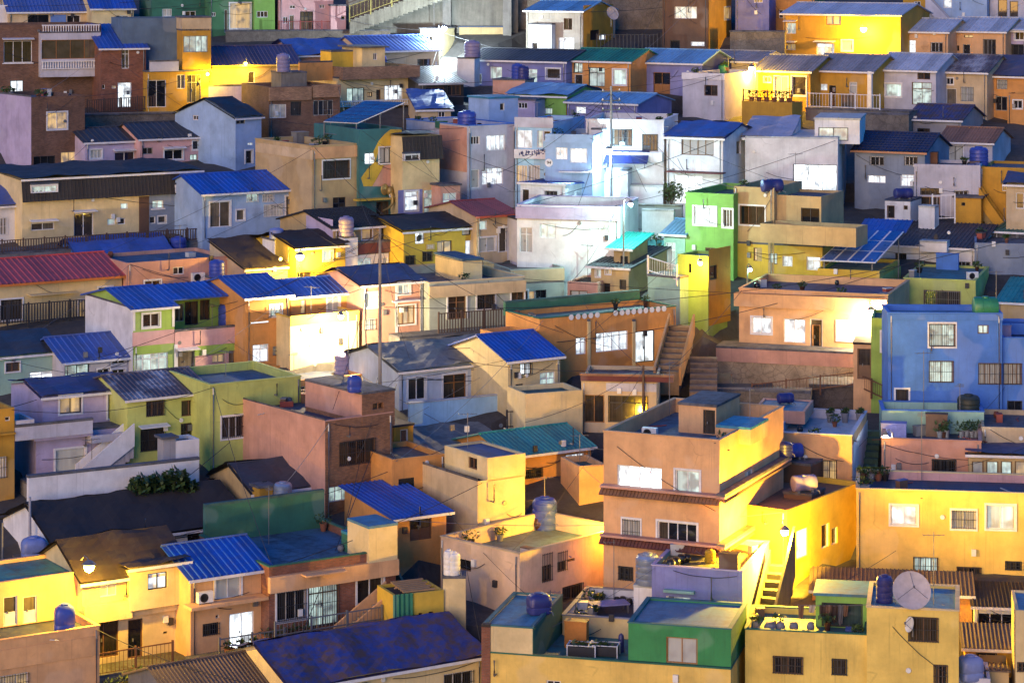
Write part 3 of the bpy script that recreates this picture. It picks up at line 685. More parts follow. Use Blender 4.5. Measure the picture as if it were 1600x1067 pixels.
h=H("pink two storey house beside the yellow railed stairs at the top",136,460,188,-60,a=12,D=6,m='pink',roof=('p',.3,'grey'),win="200:234:34:54:d2w 378:408:30:52:d3w 160:190:102:142:d2w 262:340:70:186:c3kDt 198:228:92:186:c1wD")
h.blk(445,535,188,38,v=-1.5,D=1.49,m='pink',roof=('s','grey',.05),win="505:530:98:122:d1w",name='annexe')
H("green house end with framed little window beside the pink house",-10,112,192,-40,a=12,D=5,m='green',roof=('p',.3,'grey'),win="4:70:68:106:d3w")
crop(0, 0)
h=H("brown brick block with a lilac side wall and roof rubble, far left",186,505,990,580,a=36,D=8.5,m='dbrick',roof=('p',.35,'grey'),win="282:398:670:770:q2wf 362:456:905:985:d2a 200:330:930:985:d3k"); hBrickA=h
h.blk_(-.012,0,.0,8.5,-1,h.H,'lilac',('s','grey',.0),'','side_render')
h=H("lilac end of the low row under the old grey roof, left of the pink part",508,830,985,848,a=30,D=6,m='lilac',roof=('g',770,'slate',.5,.25),win="538:606:892:945:q3wf 682:800:905:960:d2wh")
H("pink part of the low row under the patched grey roof with white framed windows",834,1396,960,828,a=30,D=6.5,m='pink',roof=('g',738,'slate',.5,.25),win="848:910:880:920:d2a 978:1088:892:950:d2wfh 1146:1204:838:892:d1wf 1130:1176:920:955:q2a 1180:1230:920:945:d1k 1258:1370:868:975:d3ah")
H("pale blue gabled house with dark roof right of the pink row",1402,1556,985,705,a=44,D=8.2,m='sky',roof=('g',592,'dark',0,.2),win="1406:1460:712:740:d2a 1474:1504:850:866:d2w 1462:1504:896:976:d1wfD 1146:1180:682:716:d2w@L")
crop(0, 240)
h=H("long cream and grey house with scalloped black shingle upper storey",132,1200,525,158,a=32,D=7.5,m='cream',roof=('m',88,'dark',0,.15),win="186:324:412:456:c2wh 440:556:355:492:d2wDh 718:762:296:330:q1w 640:686:388:425:c1w 700:746:385:422:c1w 906:972:280:326:q2ws 890:926:374:418:d1w 940:988:372:414:d1wf 1050:1176:305:448:v2wDh",
   band=[(827,886,256,520,'brown',.05,'brick_pilaster'),(887,1200,240,520,'bluegrey',.04)])
h.clad(128,1204,290,160,roof_paint((.035,.03,.03),.75),lean=.3); h.blk(186,347,238,188,v=-.36,D=.3,m='white',roof=('s','navy',.02),win="190:344:192:234:q2w",name='dormer'); h.blk(1044,1162,236,186,v=-.36,D=.3,m='white',roof=('s','navy',.02),win="1048:1160:190:230:q1w",name='dormer')
H("pale blue house with bright blue ribbed roof right of the shingled house",1204,1838,460,238,a=32,D=7,m='sky',roof=('g',132,'blue',.4,.35),win="1250:1370:288:438:c2wfD 1466:1538:236:290:q2wbW 1408:1456:335:398:c1wf 1562:1630:240:290:q2wbW 1570:1690:300:375:q3wbW 1702:1788:252:392:c2wfD"); hBlue10=H.all[-1]
H("white cottage with sagging blue roof at the left edge beside the shingled house",-70,122,520,312,a=32,D=6,m='white',roof=('g',206,'blue',0,.3),win="0:42:380:485:c2wbW")
h=H("long cream house under the magenta metal roof at the left edge",-80,726,1010,775,a=32,D=7.5,m='cream',roof=('g',645,'magenta',.42,.45),win="4:132:868:988:d2kf 470:546:872:990:d1wfD 586:668:795:838:d1wf",trim=(.6,.18,.03))
h.slab(185,470,850,-.7,0,'cream',.06,'awning')
h=H("salmon walled house with crumpled blue tarpaulin over its roof",756,1376,850,652,a=32,D=6,m='salmon',roof=('p',.25,'blue'),win="1030:1096:675:720:d2w 862:956:756:800:d2wf 1230:1280:730:765:d2w"); hSalmon=h
hx=H("low shed draped in blue tarpaulin under the wooden walkway",480,1020,800,625,a=32,D=5,m='blue',roof=('g',515,'blue',0,.3),dY=5.2); hTarp=hx
h=H("lime and pink two storey house with blue roof and white gable end",792,1452,1320,1140,a=32,D=8,m='leaf',roof=('s','grey',.0),win="794:1000:1190:1300:v4wt 1056:1160:1176:1290:c1ahD 1262:1336:1194:1244:d2a 1362:1424:1170:1290:c1aD",
   band=[(1036,1056,1135,1330,'white',.06,'pilaster'),(788,1036,1055,1138,'pink',.05,'parapet_band'),(1160,1360,1195,1330,'pink',.03)])
h.blk(792,1038,1140,925,v=0,D=8,m='leaf',roof=('g',808,'blue',.4,.3),win="850:950:952:1032:d2wf",name='upper_wall',band=[(792,804,925,1055,'white',.04,'corner_board'),(1024,1038,900,1030,'white',.04,'corner_board')])
u=h.last; uW=h.Wd; vm=u[3]*.5; zr=h.zpix(808,0,vm)
h.blk_(-.012,0,0,8,-2,u[5],'white',('s','grey',0),'','side_render')
h.blk_(u[1]+.02,uW,2.3,8,u[4],u[5]+.1,'leaf',('s','grey',0),"1042:1096:895:1000:d2a 1100:1180:880:1020:d2kD 1190:1250:870:990:d2k",'rear_wall')
h.roofq(u[1]+.262,uW+.2,.9,vm,u[5]+(zr-u[5])*.9/vm+.06,zr+.06,'blue',.4); h.roofq(uW+.2,u[1]+.262,8.3,vm,u[5],zr+.06,'blue',.4)
h.blk_(u[1]+.02,uW,-.05,.12,u[4]-.45,u[4]+.62,'pink',('s','grey',.02),'','balcony_parapet'); hLime=h
h.decks.append((u[1]+.3,uW,.3,2.2,u[4]+.15))
crop(0, 500)
H("green cottage under a dark blue grey roof at the left edge, one window lit",-80,376,425,228,a=32,D=7,m='mint',roof=('g',100,'slate',0,.2),win="34:116:252:306:c2nf 176:322:306:366:l2wt",)
H("small pale house with bright blue roof beside the green cottage",382,786,400,248,a=32,D=6,m='pale',roof=('g',110,'blue',.42,.3),win="386:532:265:350:d2kh 580:652:290:325:d2wf 666:746:220:262:d2wf 666:744:292:330:d2wf")
h=H("shabby lilac white house with torn grey roof, warm lit window and outside stair",214,800,940,690,a=30,D=7.5,m='lilac',roof=('s','grey',.0),win="330:508:765:930:q1wf 585:640:730:830:d1w 100:190:730:780:d2n")
h.blk(256,752,690,462,v=1.6,D=5.8,m='lilac',roof=('g',372,'violet',0,.2),win="356:484:450:554:y2kf 642:694:425:590:d1wfD",name='upper_wall'); hStair=h
h.blk(92,552,720,640,v=-.9,D=.18,m='pale',roof=('s','grey',.03),name='balcony_wall'); h.blk(92,204,722,600,v=-.72,D=2.3,m='pale',roof=('p',.5,'blue'),name='balcony_end')
h.blk(206,552,722,700,v=-.72,D=2.3,m='lilac',roof=('s','grey',0),name='balcony_floor',); h.blk(545,728,735,690,v=-.9,D=2.4,m='pale',roof=('p',.3,'grey'),name='landing')
h=H("yellow green house under a patched tin roof with barred windows",758,1246,860,472,a=32,D=7,m='lime',roof=('g',335,'patch',.3,.25),win="870:978:480:572:d3nb 1080:1172:476:570:d2n 836:980:645:778:d3kbh 1076:1158:612:705:d2nb")
H("flat roofed lime green house with dark gate, left of the brown brick house",1250,1790,860,390,a=32,D=6.5,m='lime',roof=('p',.45,'blue','lime'),win="1320:1452:572:700:d3wfb 1495:1600:545:750:d2wtbD",band=[(1250,1790,835,870,'leaf',.05)])
H("long white garden wall below the outside stair with dark shrubs in front",170,1186,1105,940,a=30,D=.3,m='white',roof=('s','grey',.03),name='garden_wall',cat='wall',dY=-3.6)
h=H("white yard shed with grey door beside the garden wall stair",1046,1186,930,720,a=30,D=1.6,m='white',roof=('p',.2,'dark'),dY=-1.6,name='shed',cat='shed'); h.blk(972,1046,860,710,v=-.0,D=.9,m='grey',roof=('s','grey'),name='meter_cupboard')
h=H("orange house cut off by the left edge with a yellow barred window",-110,86,1060,540,a=32,D=6,m='ochre',roof=('p',.3,'violet'),win="-10:38:812:940:y3wb 30:60:575:600:d1w")
h.slab(-110,95,700,-.35,0,'ochre',.1,'ledge')
crop(400, 500)
h=H("tan shed house under a grey tin roof in front of the brown brick house",-19,383,1160,1030,a=32,D=5.8,m='tan',roof=('g',865,'slate',0,.2),win="220:360:1060:1130:d2wh")
h.blk(20,100,1160,1000,v=-.9,D=.88,m='ochre',roof=('s','grey'),name='lean_to')
crop(0, 787)
h=H("long dark roofed white cottage behind the lamp lit yellow house, lower left",332,1462,430,252,a=32,D=8,m='white',roof=('g',10,'brown',0,.3),win="1116:1192:120:235:d1kD 1334:1380:124:182:d1k 868:910:185:230:d1n"); hDark=h
h=H("two storey house glowing yellow under the star bright street lamp, dark felt roof",490,1108,950,455,a=32,D=6,m='cream',roof=('g',225,'brown',0,.35),win="594:694:476:550:y2w 880:996:408:506:l2k 532:705:690:915:d2nD 762:850:685:915:d1nD 972:996:758:772:d1n",
   band=[(490,772,585,690,'cream',.35,'shop_fascia'),(780,1112,600,640,'cream',.2,'ledge')]); hLamp=h
h.blk(776,1108,640,388,v=-.5,D=2.5,m='cream',roof=('m',330,'brown',0,.25),win="880:996:408:506:l2k",name='bay')
h=H("orange house with bright blue ribbed roof and a white lit doorway, lower left",1134,1600,880,438,a=32,D=6.2,m='peach',roof=('g',255,'blue',.36,.35),win="1284:1432:438:562:q2wf 1206:1302:708:782:d2kb 1366:1512:645:860:x2wD 1284:1306:660:680:d1w"); hOr=h
zz=h.slab(1140,1600,640,-1.0,0,'peach',.16,'balcony_floor'); h.decks.append((.3,h.Wd,-.95,-.02,zz[2]+.16))
h=H("peach flat roofed building in the bottom left corner with two white doors on its roof",-120,592,1320,835,a=32,D=9,m='peach',roof=('p',.35,'navy','peach'),win="-40:168:1015:1120:d3wb",band=[(-120,592,835,950,'peach',.05,'parapet_band')]); hBL=h
h.blk(-220,486,770,505,v=3.4,D=4.5,m='peach',roof=('p',.12,'teal','peach'),win="20:104:550:738:c1wDp 136:220:548:734:c1wDp",name='rooftop_room')
h.blk(250,470,840,800,v=.05,D=.5,m='salmon',roof=('s','grey',0),name='parapet_step')
h=H("brown corrugated roof at the bottom edge left of the blue tarpaulin roof",1060,1720,1420,1190,a=32,D=6,m='conc',roof=('g',975,'rust',.2,.25))
crop(400, 787)
h=H("brick house with green flat roof and dark barred gate, lower left centre",78,832,800,378,a=32,D=8.5,m='rbrick',roof=('p',.4,'blue','dgreen'),win="124:296:515:690:d3wbf 312:492:452:722:q2nbDt 602:756:435:590:d2wf",band=[(70,836,378,472,'peach',.3,'parapet_band')]); hGreenRoof=h
h.slab(300,545,440,-.9,-.3,'peach',.08,'awning')
h.blk(672,842,380,150,v=-.25,D=2.4,m='cream',roof=('s','sky',.02),name='roof_block'); h.blk(556,640,280,190,v=2.0,D=.9,m='dgreen',roof=('s','sky',.02),z0=h.decks[0][4],name='roof_box')
h.blk_(.2,h.Wd,8.2,8.5,h.H-.4,h.H+1.6,'dgreen',('s','green',0),'','roof_screen')
h=H("small orange shed house under a bright blue roof beside the cream corner building",832,1132,330,85,a=32,D=6,m='orange',roof=('m',-105,'blue',.3,.35),win="916:1046:50:214:d2nDp"); hBlueShed=h
h=H("pale house under the blue tarpaulin covered roof at the bottom edge",215,1345,1360,1090,a=32,D=7.5,m='cream',roof=('g',838,'tarp',.0,.3),win="1118:1292:1000:1130:d3wb")
# ============================================================ middle, far rows first
crop(400, 0)
H("yellow and cream house under a long blue roof before the stone wall, upper centre",640,1085,440,305,a=30,D=7,m='beige',roof=('g',222,'blue',.4,.3),win="960:1040:352:405:d2n 1066:1140:368:400:q2w")
h=H("small cream tower room beside the white street light",978,1090,330,175,a=-20,D=4,m='cream',roof=('s','grey',.1),win="1006:1050:215:250:d2w",dY=4)
H("house with rumpled dark blue roof behind the yellow stair room",250,620,470,330,a=30,D=7,m='salmon',roof=('g',245,'blue',0,.3))
h=H("wide cream house with rough parapet and yellow stair room, one window lit",486,926,640,470,a=30,D=8,m='cream',roof=('s','grey',.0),win="540:646:525:614:q3k 765:872:508:598:l4w 662:692:550:578:d2k 716:742:535:605:c1nD"); hCream=h
h.blk(516,976,478,402,v=-.7,D=8,m='tbrick',roof=('p',.6,'grey'),name='parapet_wall'); u=h.last
h.blk(632,768,402,288,v=1.5,D=4,m='cream',roof=('s','grey',.3),win="698:722:318:358:d2w",name='stair_room',z0=h.decks[-1][4]); h.blk(448,630,420,312,v=3.3,D=2.2,m='yellow',roof=('s','grey',.0),name='stair_wall')
h.blk_(-3.2,0,1.0,1.2,h.H-.2,h.H+1.4,'orange',('s','grey',0),'','orange_screen')
h.slab(486,960,640,-1.3,0,'cream',.15,'balcony_floor'); h.bal(486,960,640,604,-1.25)
H("brown brick house with pebbled balcony wall and two windows, upper centre left",76,500,830,520,a=25,D=7,m='dbrick',roof=('p',.4,'grey'),win="76:180:622:704:q3w 206:270:606:690:d1kD 342:460:598:688:d4a",band=[(76,326,520,598,'tbrick',.25,'parapet_band'),(332,500,505,580,'tbrick',.25,'parapet_band')])
h=H("low house under a rumpled dark tin roof with strip lights, left of the white light",978,1236,620,498,a=25,D=6,m='black',roof=('m',405,'tin',.3,.3),win="1010:1120:520:590:d3n 1140:1220:508:570:d3n")
H("small house under a plain bright blue roof, upper centre",964,1160,780,655,a=10,D=6,m='beige',roof=('m',548,'blue',.0,.25),win="1085:1125:665:700:d2w")
h=H("tan flat roofed house with pergola of dark solar panels and big brown window",332,612,1350,872,a=34,D=9,m='tan',roof=('p',.5,'dark','tan'),win="398:556:955:1062:d2nfb 322:394:1242:1280:d2k 458:534:1175:1305:d2kDt",band=[(328,616,872,940,'peach',.12,'parapet_band'),(0,340,872,930,'beige',.06,'parapet_band','L')]); hTan=h
h=H("mural painted house with yellow and orange swirls on teal, two windows",614,868,1300,772,a=30,D=8,m='teal',roof=('p',.4,'grey'),win="646:710:912:978:l2w 734:858:878:970:q4kf 716:790:1200:1330:d2nD")
# painted swirl: real bands of colour on the facade
def mural(h):
    m = {'y': WM('yellow'), 'o': WM('salmon'), 'c': WM('cream')}
    def poly(pts, k):
        q = MB(); P = [h.hit_v(x, y, 0)[:2] for x, y in pts]; fr = [(u, -.02, z) for u, z in P]; q.poly(fr); n = len(P)
        for i in range(n):
            (u, z), (u2, z2) = P[i], P[(i+1) % n]; q.poly([(u,-.02,z),(u2,-.02,z2),(u2,.0,z2),(u,.0,z)])
        q.build('mural_band', m[k], h.root)
    poly([(800,772),(868,772),(868,876),(735,876),(712,960),(760,985),(720,1060),(690,1110),(640,1110),(625,1060),(660,1010),(705,965),(700,900),(730,840),(765,800)], 'y')
    poly([(762,985),(868,972),(868,1110),(692,1110),(722,1060)], 'o')
mural(hMur := h)
h.slab(606,880,1200,-.8,0,'yellow',.12,'awning')
h=H("narrow house with black scalloped roof front above a pale yellow wall beside the mural",872,1092,1310,812,a=30,D=8,m='cream',roof=('m',790,'dark',0,.1),win="884:974:920:958:q2w 886:964:1140:1254:q1wtf 1000:1090:1130:1310:q1wDt",band=[(838,990,1130,1345,'violet',.03)]); h.clad(870,1106,955,815,roof_paint((.035,.03,.03),.75),lean=.3)
h.blk(884,976,960,918,v=-.4,D=.35,m='white',roof=('s','navy',.02),win="888:972:922:956:q2w",name='dormer')
h=H("tall salmon sided lilac fronted house with a blue roof terrace and tanks",1258,1546,1240,752,a=34,D=9,m='pale',roof=('p',.4,'sky','blue'),win="1372:1482:805:896:l4w 1278:1332:812:862:d3w 1280:1330:1010:1120:q1wD 1345:1470:1000:1100:l4wt",band=[(1092,1256,752,1015,'salmon',.02,'side_paint','L')]); hLil=h
h.blk(1386,1560,800,590,v=6,D=3,m='sky',roof=('s','sky',.1),win="1452:1480:615:660:d1w 1556:1600:608:645:d2w",name='rooftop_room',z0=h.decks[0][4])
h=H("low yellow doored cottage front at the foot of the lilac house",1100,1216,1300,1110,a=30,D=1.5,m='salmon',roof=('s','grey',.1),win="1112:1194:1150:1296:v2wtD",dY=-1.0,name='porch',cat='porch')
crop(800, 0)
h=H("peeling old plaster house with a pale blue metal roof, top centre",84,422,305,68,a=-28,D=7,m='plaster',roof=('g',12,'skyb',.4,.25),ref='R',win="276:370:225:300:l3wt 308:358:110:180:d2nB 118:152:255:300:d1w 465:520:180:240:d1k@R 515:560:205:240:l1w@R",band=[(424,600,30,300,'ochre',.015,'side_paint','R')])
h.blk(98,236,300,150,v=-.8,D=.78,m='white',roof=('s','grey',0),win="118:152:255:300:d1w",name='porch_wall')
h=H("purple brown block with ochre side wall and bright four pane window at the top",896,1166,300,-60,a=-20,D=8,m='brown',roof=('p',.4,'grey'),ref='R',win="968:1100:42:112:v4w 1064:1146:250:276:l2w 940:1000:240:300:d1k 1262:1306:45:116:q1wf@R",band=[(1170,1330,-60,300,'ochre',.02,'side_paint','R')])
H("lilac concrete block at the top edge right of the ochre wall",1330,1530,215,-60,a=-15,D=7,m='violet',roof=('p',.4,'grey'),ref='R',win="1440:1492:-20:18:d3w")
H("orange rendered block at the top edge behind the yellow house",1552,1800,215,-60,a=-15,D=7,m='orange',roof=('p',.4,'grey'),ref='R',win="1590:1640:60:110:d2w",dY=3)
H("long lilac blue house under a purple grey roof, left of the green roof",-270,322,520,368,a=-30,D=6.5,m='violet',roof=('g',305,'slate',.4,.3),ref='R',win="46:150:412:505:v2wt 204:286:410:470:d1wf -240:-180:440:500:d2w -130:-60:400:470:q2w",)
H("orange house under a green metal roof with a glowing living room window",324,706,560,368,a=-30,D=6.5,m='orange',roof=('g',300,'green',.35,.3),ref='R',win="366:420:376:436:d2k 372:420:444:510:d1wD 456:552:404:516:v2kt 602:680:416:506:q1wf")
H("navy blue cottage with white doors under a half blue half white roof",710,1130,560,378,a=-30,D=6.5,m='navy',roof=('g',305,'skyb',.38,.3),ref='R',win="734:784:390:432:d2wf 730:750:455:490:d1w 750:796:458:560:c1wDp 842:942:432:560:d2oDp",band=[(800,1130,378,570,'violet',.02)])
h=H("pale rough block house with flat parapet below the warm rooftop lamp",1016,1264,700,440,a=-32,D=7.5,m='pale',roof=('p',.5,'grey'),ref='R',win="1144:1224:508:572:d2n",band=[(1012,1266,438,475,'white',.06,'parapet_band')]); hPale=h
H("house under a grey roof lit gold by the rooftop lamp, upper right",1150,1462,500,368,a=-32,D=6.5,m='cream',roof=('g',312,'grey',.35,.3),ref='R',win="1180:1230:380:430:q2w",dY=1)
H("low green painted house with a mural and pale blue roof",-20,322,720,575,a=-30,D=6.5,m='green',roof=('g',512,'skyb',0,.25),ref='R',win="195:240:645:680:q3w 90:130:620:650:d2w",band=[(324,440,575,720,'ochre',.02,'side_paint','R')])
H("small lilac white box house with barred windows at centre top",-30,138,750,600,a=-20,D=4,m='lilac',roof=('s','grey',.1),ref='R',win="36:92:612:648:d3w")
H("purple cottage under a striped pale blue roof with a lit square window",328,745,800,620,a=-30,D=6.5,m='violet',roof=('g',562,'skyb',.42,.25),ref='R',win="378:440:636:678:l1w 334:386:710:745:l3w")
h=H("bright white house with tall barred windows behind the utility pole",440,904,1230,720,a=-12,D=7.5,m='white',roof=('p',.5,'grey','white'),ref='R',win="600:716:768:872:d4kb 776:868:800:900:d4kb",band=[(590,900,905,960,'white',.5,'balcony_front')]); hWhite=h
h.blk(470,560,1000,775,v=-.5,D=.4,m='white',roof=('s','grey',0),name='screen_wall'); h.blk(640,690,1180,1020,v=-2.2,D=2.0,m='white',roof=('s','grey',0),name='gate_pier')
h=H("white house with bright blue roof, wide window and red awning over a lit shop",920,1256,1290,825,a=-25,D=7.5,m='white',roof=('g',742,'blue',0,.25),ref='R',win="1008:1200:830:925:q4n 964:1132:1045:1215:x4wt 1336:1362:840:920:d1w@R"); hAwn=h
h.slab(914,1248,1040,-.9,0,'maroon',.1,'awning')
h=H("light blue two storey house with lit windows and a hand painted balcony front",20,238,1250,735,a=-20,D=8,m='aqua',roof=('p',.5,'sky','sky'),ref='R',win="22:120:770:882:l2w 150:184:772:880:v1w 186:230:780:840:d1w 8:92:985:1100:q4w 96:166:985:1100:q4w",band=[(16,246,700,760,'pale',.06,'parapet_band'),(20,246,890,945,'white',.3,'balcony_front')]); hSky=h
h=H("blue house with white framed windows and round number plate, left of the white light",198,480,1320,815,a=-14,D=7.5,m='sky',roof=('p',.5,'grey','sky'),ref='R',win="260:330:880:950:l3w 345:446:885:970:l4w 320:382:1115:1185:l2w",band=[(198,486,800,850,'sky',.05,'parapet_band')]); hNum=h
crop(800, 240)
h.slab(278,482,118,-.7,0,'white',.1,'canopy')
h=H("white stair house with wedge roof in front of the blue house",50,316,480,185,a=-25,D=5,m='white',roof=('m',172,'blue',.3,.2),ref='R',win="64:100:215:305:d1k 198:270:222:300:d3ab"); hWedge=h
h=H("white and lilac house with curved parapet and glowing plant window",30,640,630,322,a=-14,D=7,m='white',roof=('p',.6,'grey','lilac'),ref='R',win="46:122:440:590:q2wtD 166:262:418:505:v2w 462:578:410:480:q2w",band=[(26,642,322,392,'lilac',.25,'parapet_band')],dY=-3)
h=H("dark roofed tan house with air conditioner beside the white stepped alley",470,694,830,682,a=-28,D=6.5,m='tan',roof=('m',560,'slate',.3,.3),ref='R',win="498:528:690:735:q2wf 556:590:675:720:q2wf 508:585:770:830:d2n 640:680:750:810:d1k"); hTanAC=h
h.blk(606,700,682,560,v=1.2,D=3,m='tan',roof=('m',480,'teal',.3,.5),win="645:690:610:650:d2k",name='upper_room'); h.blk(210,606,700,520,v=4.2,D=2,m='black',roof=('s','dark',.2),name='dark_shed')
h=H("peach annexe with tiled coping between the sage house and the tan house",330,510,840,770,a=-20,D=4,m='salmon',roof=('p',.15,'brown'),ref='R',win="345:450:815:850:q2n")
h=H("long pale building with flat dark roof and barred windows under the chimney block",-10,310,880,690,a=20,D=8,m='sage',roof=('p',.3,'grey'),win="-4:92:818:885:d2nf 100:140:818:890:c1w 142:204:812:890:d2kD",band=[(-10,310,690,760,'beige',.1,'parapet_band')],dY=3)
h=H("orange house behind the wide green flat roof with its row of white discs",165,975,1330,985,a=32,D=4.2,m='orange',roof=('p',.35,'teal','dgreen'),win="380:440:1095:1195:l2wt 500:690:1060:1175:l4w 735:850:1055:1240:d2kD"); hDisc=h
h.blk_(.0,h.Wd,4.22,4.5,h.H-.3,h.H+.5,'dgreen',('s','green',0),'','roof_screen'); h.blk_(-2.4,-.01,0.3,3.5,-2,h.H-.9,'orange',('p',.3,'violet'),'','side_wing')
for x in (460,728): h.blk(x-8,x+8,1330,1000,v=-.12,D=.118,m='cream',roof=('s','grey',0),name='pilaster')
crop(400, 240)
h=H("lilac gabled house under a dark tiled roof with a maroon balcony",462,796,690,448,a=34,D=8,m='tan',roof=('g',345,'dark',.28,.25,.35),win="630:690:450:510:q1nf 740:776:440:520:d1nD",band=[(300,458,380,600,'lilac',.02,'side_paint','L')]); hTile=h
h.blk(528,800,606,545,v=-.9,D=.3,m='maroon',roof=('s','grey',.05),name='balcony_wall'); h.blk(524,790,690,612,v=-.8,D=.79,m='white',roof=('s','grey',.02),win="596:690:622:678:v2wt 725:790:620:660:q2w",name='lower_wall')
H("yellow house numbered 216 with black roof and small lit window",878,1312,690,468,a=32,D=7.5,m='yellow',roof=('g',385,'dark',0,.2),win="948:1002:466:538:l2w 1226:1278:420:486:q1k 990:1050:582:642:d2nb 1078:1166:520:640:d2kD 888:946:606:665:d2kb 1246:1310:515:600:q2w"); hYel=H.all[-1]
H("cream house with red ribbed roof and green framed doors beside the yellow house",1314,1552,620,372,a=32,D=7,m='beige',roof=('g',290,'red',.3,.3),win="1330:1376:400:455:c1w 1330:1424:500:585:q2wfD 1446:1536:440:585:d2wDf",trim=(.5,.1,.05))
H("dark roofed house with tall glowing windows at the end of the red roof",1556,1700,640,395,a=20,D=6,m='pale',roof=('s','dark',.1),win="1565:1600:480:610:v1wt 1640:1690:520:600:v1wt")
h=H("house flooded with yellow light by the lamp on its roof, left of centre",240,532,780,565,a=32,D=7,m='yellow',roof=('g',480,'brown',0,.25),win="400:456:576:638:q2wf 236:330:705:745:d2n"); hFlood=h
h=H("white tank plinth house under a dark roof left of the flooded yellow house",-60,240,800,690,a=32,D=6,m='beige',roof=('m',520,'brown',0,.2))
h.blk(112,268,620,520,v=2.0,D=2,m='white',roof=('s','grey',.1),name='tank_plinth')
h=H("pink two storey house with slate roof behind the thick concrete pole",632,992,1130,785,a=32,D=6.5,m='salmon',roof=('g',692,'violet',0,.25),win="652:722:828:915:q2wf 846:916:762:836:q2wf 836:946:905:1015:q3nf 645:712:985:1050:q2wb",band=[(826,842,780,1100,'white',.05,'pilaster'),(976,990,745,1100,'white',.05,'pilaster')])
h.slab(830,980,890,-.5,0,'white',.1,'ledge')
h=H("orange house with twin blue roofs over the glaring white lit wall",204,612,1250,980,a=32,D=8,m='cream',roof=('p',.3,'grey','yellow'),win="300:360:1080:1200:v2wtD 420:470:1060:1130:v2w",band=[(204,612,950,1010,'yellow',.05,'parapet_band')]); hGlare=h
h.blk(206,588,980,850,v=2.6,D=4.8,m='orange',roof=('g',760,'blue',.38,.3),win="425:496:848:938:q2wf 265:300:870:955:d1nD",name='upper_wall',z0=h.decks[0][4])
h=H("orange house with blue hipped roof and small white window, left of the glaring wall",-60,200,1230,858,a=32,D=7.5,m='orange',roof=('g',740,'blue',.38,.3),win="84:152:900:968:q2wf -30:78:1000:1010:q1w -20:75:1135:1240:l2wt 100:165:1145:1200:q3wb"); hOr2=h
h=H("long sage green house with tan parapet, brown door and wooden fenced walkway",1032,1600,1070,772,a=27,D=9,m='sage',roof=('p',.55,'grey','beige'),win="1142:1250:848:985:d2nDtf 1316:1420:838:925:d2nbf 1520:1600:815:890:d2nf",band=[(1026,1600,772,840,'beige',.2,'parapet_band')]); hSage=h
h.blk(1232,1346,740,640,v=3.0,D=4.5,m='cream',roof=('s','blue',.1),name='stair_room',z0=h.decks[0][4])
crop(400, 500)
h=H("white and pale blue house with ash grey roof behind the low garden wall, centre",852,1494,500,305,a=32,D=7.5,m='frost',roof=('g',160,'ash',.0,.25),win="906:1010:345:475:d2wf 1114:1250:322:500:d2oDtf 1330:1394:264:322:d2n 1334:1388:348:470:d2oDp 1392:1452:352:402:d2k"); hWB=h
H("pale blue garden wall with white coping in front of the ash roofed house",915,1545,640,500,a=29,D=.25,m='aqua',roof=('s','white',.04,.08),name='garden_wall',cat='wall',dY=.5)
H("cream yellow house under the crumpled vivid blue roof at the centre",1500,1810,540,240,a=32,D=7,m='cream',roof=('g',95,'blue',.3,.3),win="1570:1640:255:325:q2nb 1545:1590:380:420:d2k 1690:1780:310:450:v2wt"); hBC=H.all[-1]
h=H("brown brick tower house with salmon side, roof terrace and barred window",412,812,1130,605,a=38,D=9.5,m='brick',roof=('p',.5,'navy','salmon'),win="496:708:712:858:d4nb 430:630:980:1070:v5w 660:760:960:1075:v2wt",); hBrk=h
h.blk_(-.012,0,0,9.5,-2,h.H+.02,'salmon',('s','grey',0),'','side_render')
h.blk(632,826,590,445,v=-.02,D=6,m='brick',roof=('s','grey',.04),win="694:726:495:532:d1k 728:758:490:528:d1n",name='tower_wall',down=.6); u=h.last
h.blk_(u[0]-.02,u[0],u[2]+.02,u[3],u[4]+.5,u[5],'salmon',('s','grey',0),'','tower_side')
h=H("orange low wing behind the brown brick tower with barred window",228,640,640,362,a=32,D=6,m='orange',roof=('p',.3,'navy'),win="268:346:392:470:d3wb",band=[(360,700,335,365,'orange',.05,'parapet_band')],dY=5)
h=H("ochre rooftop shed with a white door and dark lid, centre",820,936,1060,640,a=34,D=3.5,m='ochre',roof=('s','dark',.06),win="860:906:650:805:c1wD",dY=4,name='rooftop_shed',cat='shed')
h=H("tan house below the ochre shed with a dark doorway",812,1124,1150,830,a=30,D=4.6,m='orange',roof=('p',.3,'rust'),win="848:944:940:1040:d1kD")
H("low grey roof patched house in front of the pale blue garden wall",1062,1540,860,815,a=30,D=6.5,m='ochre',roof=('m',640,'ash',.0,.15))
h=H("cream yellow flat house with lilac roof box, front of centre",1320,1600,1340,960,a=34,D=7,m='cream',roof=('p',.4,'navy'),win="",); hCr2=h
h.blk_(-.012,0,0,7,-2,h.H,'beige',('s','grey',0),'','side_render')
h.blk(1378,1604,960,822,v=.0,D=4.5,m='cream',roof=('p',.12,'violet'),win="1264:1316:808:885:d2n@L",name='rooftop_room')
crop(800, 500)
h=H("orange house with red tiled coping, glass shopfront and flat terrace, centre",412,860,640,370,a=-6,D=6,m='beige',roof=('p',.25,'grey'),ref='R',win="428:550:445:610:d2o 572:812:450:610:d3kt",band=[(560,860,376,425,'pale',.04)]); hShop=h
h.blk(408,960,372,340,v=-.25,D=.2,m='maroon',roof=('s','tile',.06),name='tile_coping')
h=H("boxy grey and brown hut on the terrace of the orange shop",418,606,345,215,a=-28,D=3,m='grey',roof=('s','dark',.1),ref='R',dY=6,name='hut',cat='hut')
h=H("house under the long turquoise ribbed roof, centre",-20,470,960,808,a=32,D=6,m='orange',roof=('g',680,'teal',.3,.3),win="320:430:795:910:l3w 78:180:885:940:d3kb"); hTeal=h
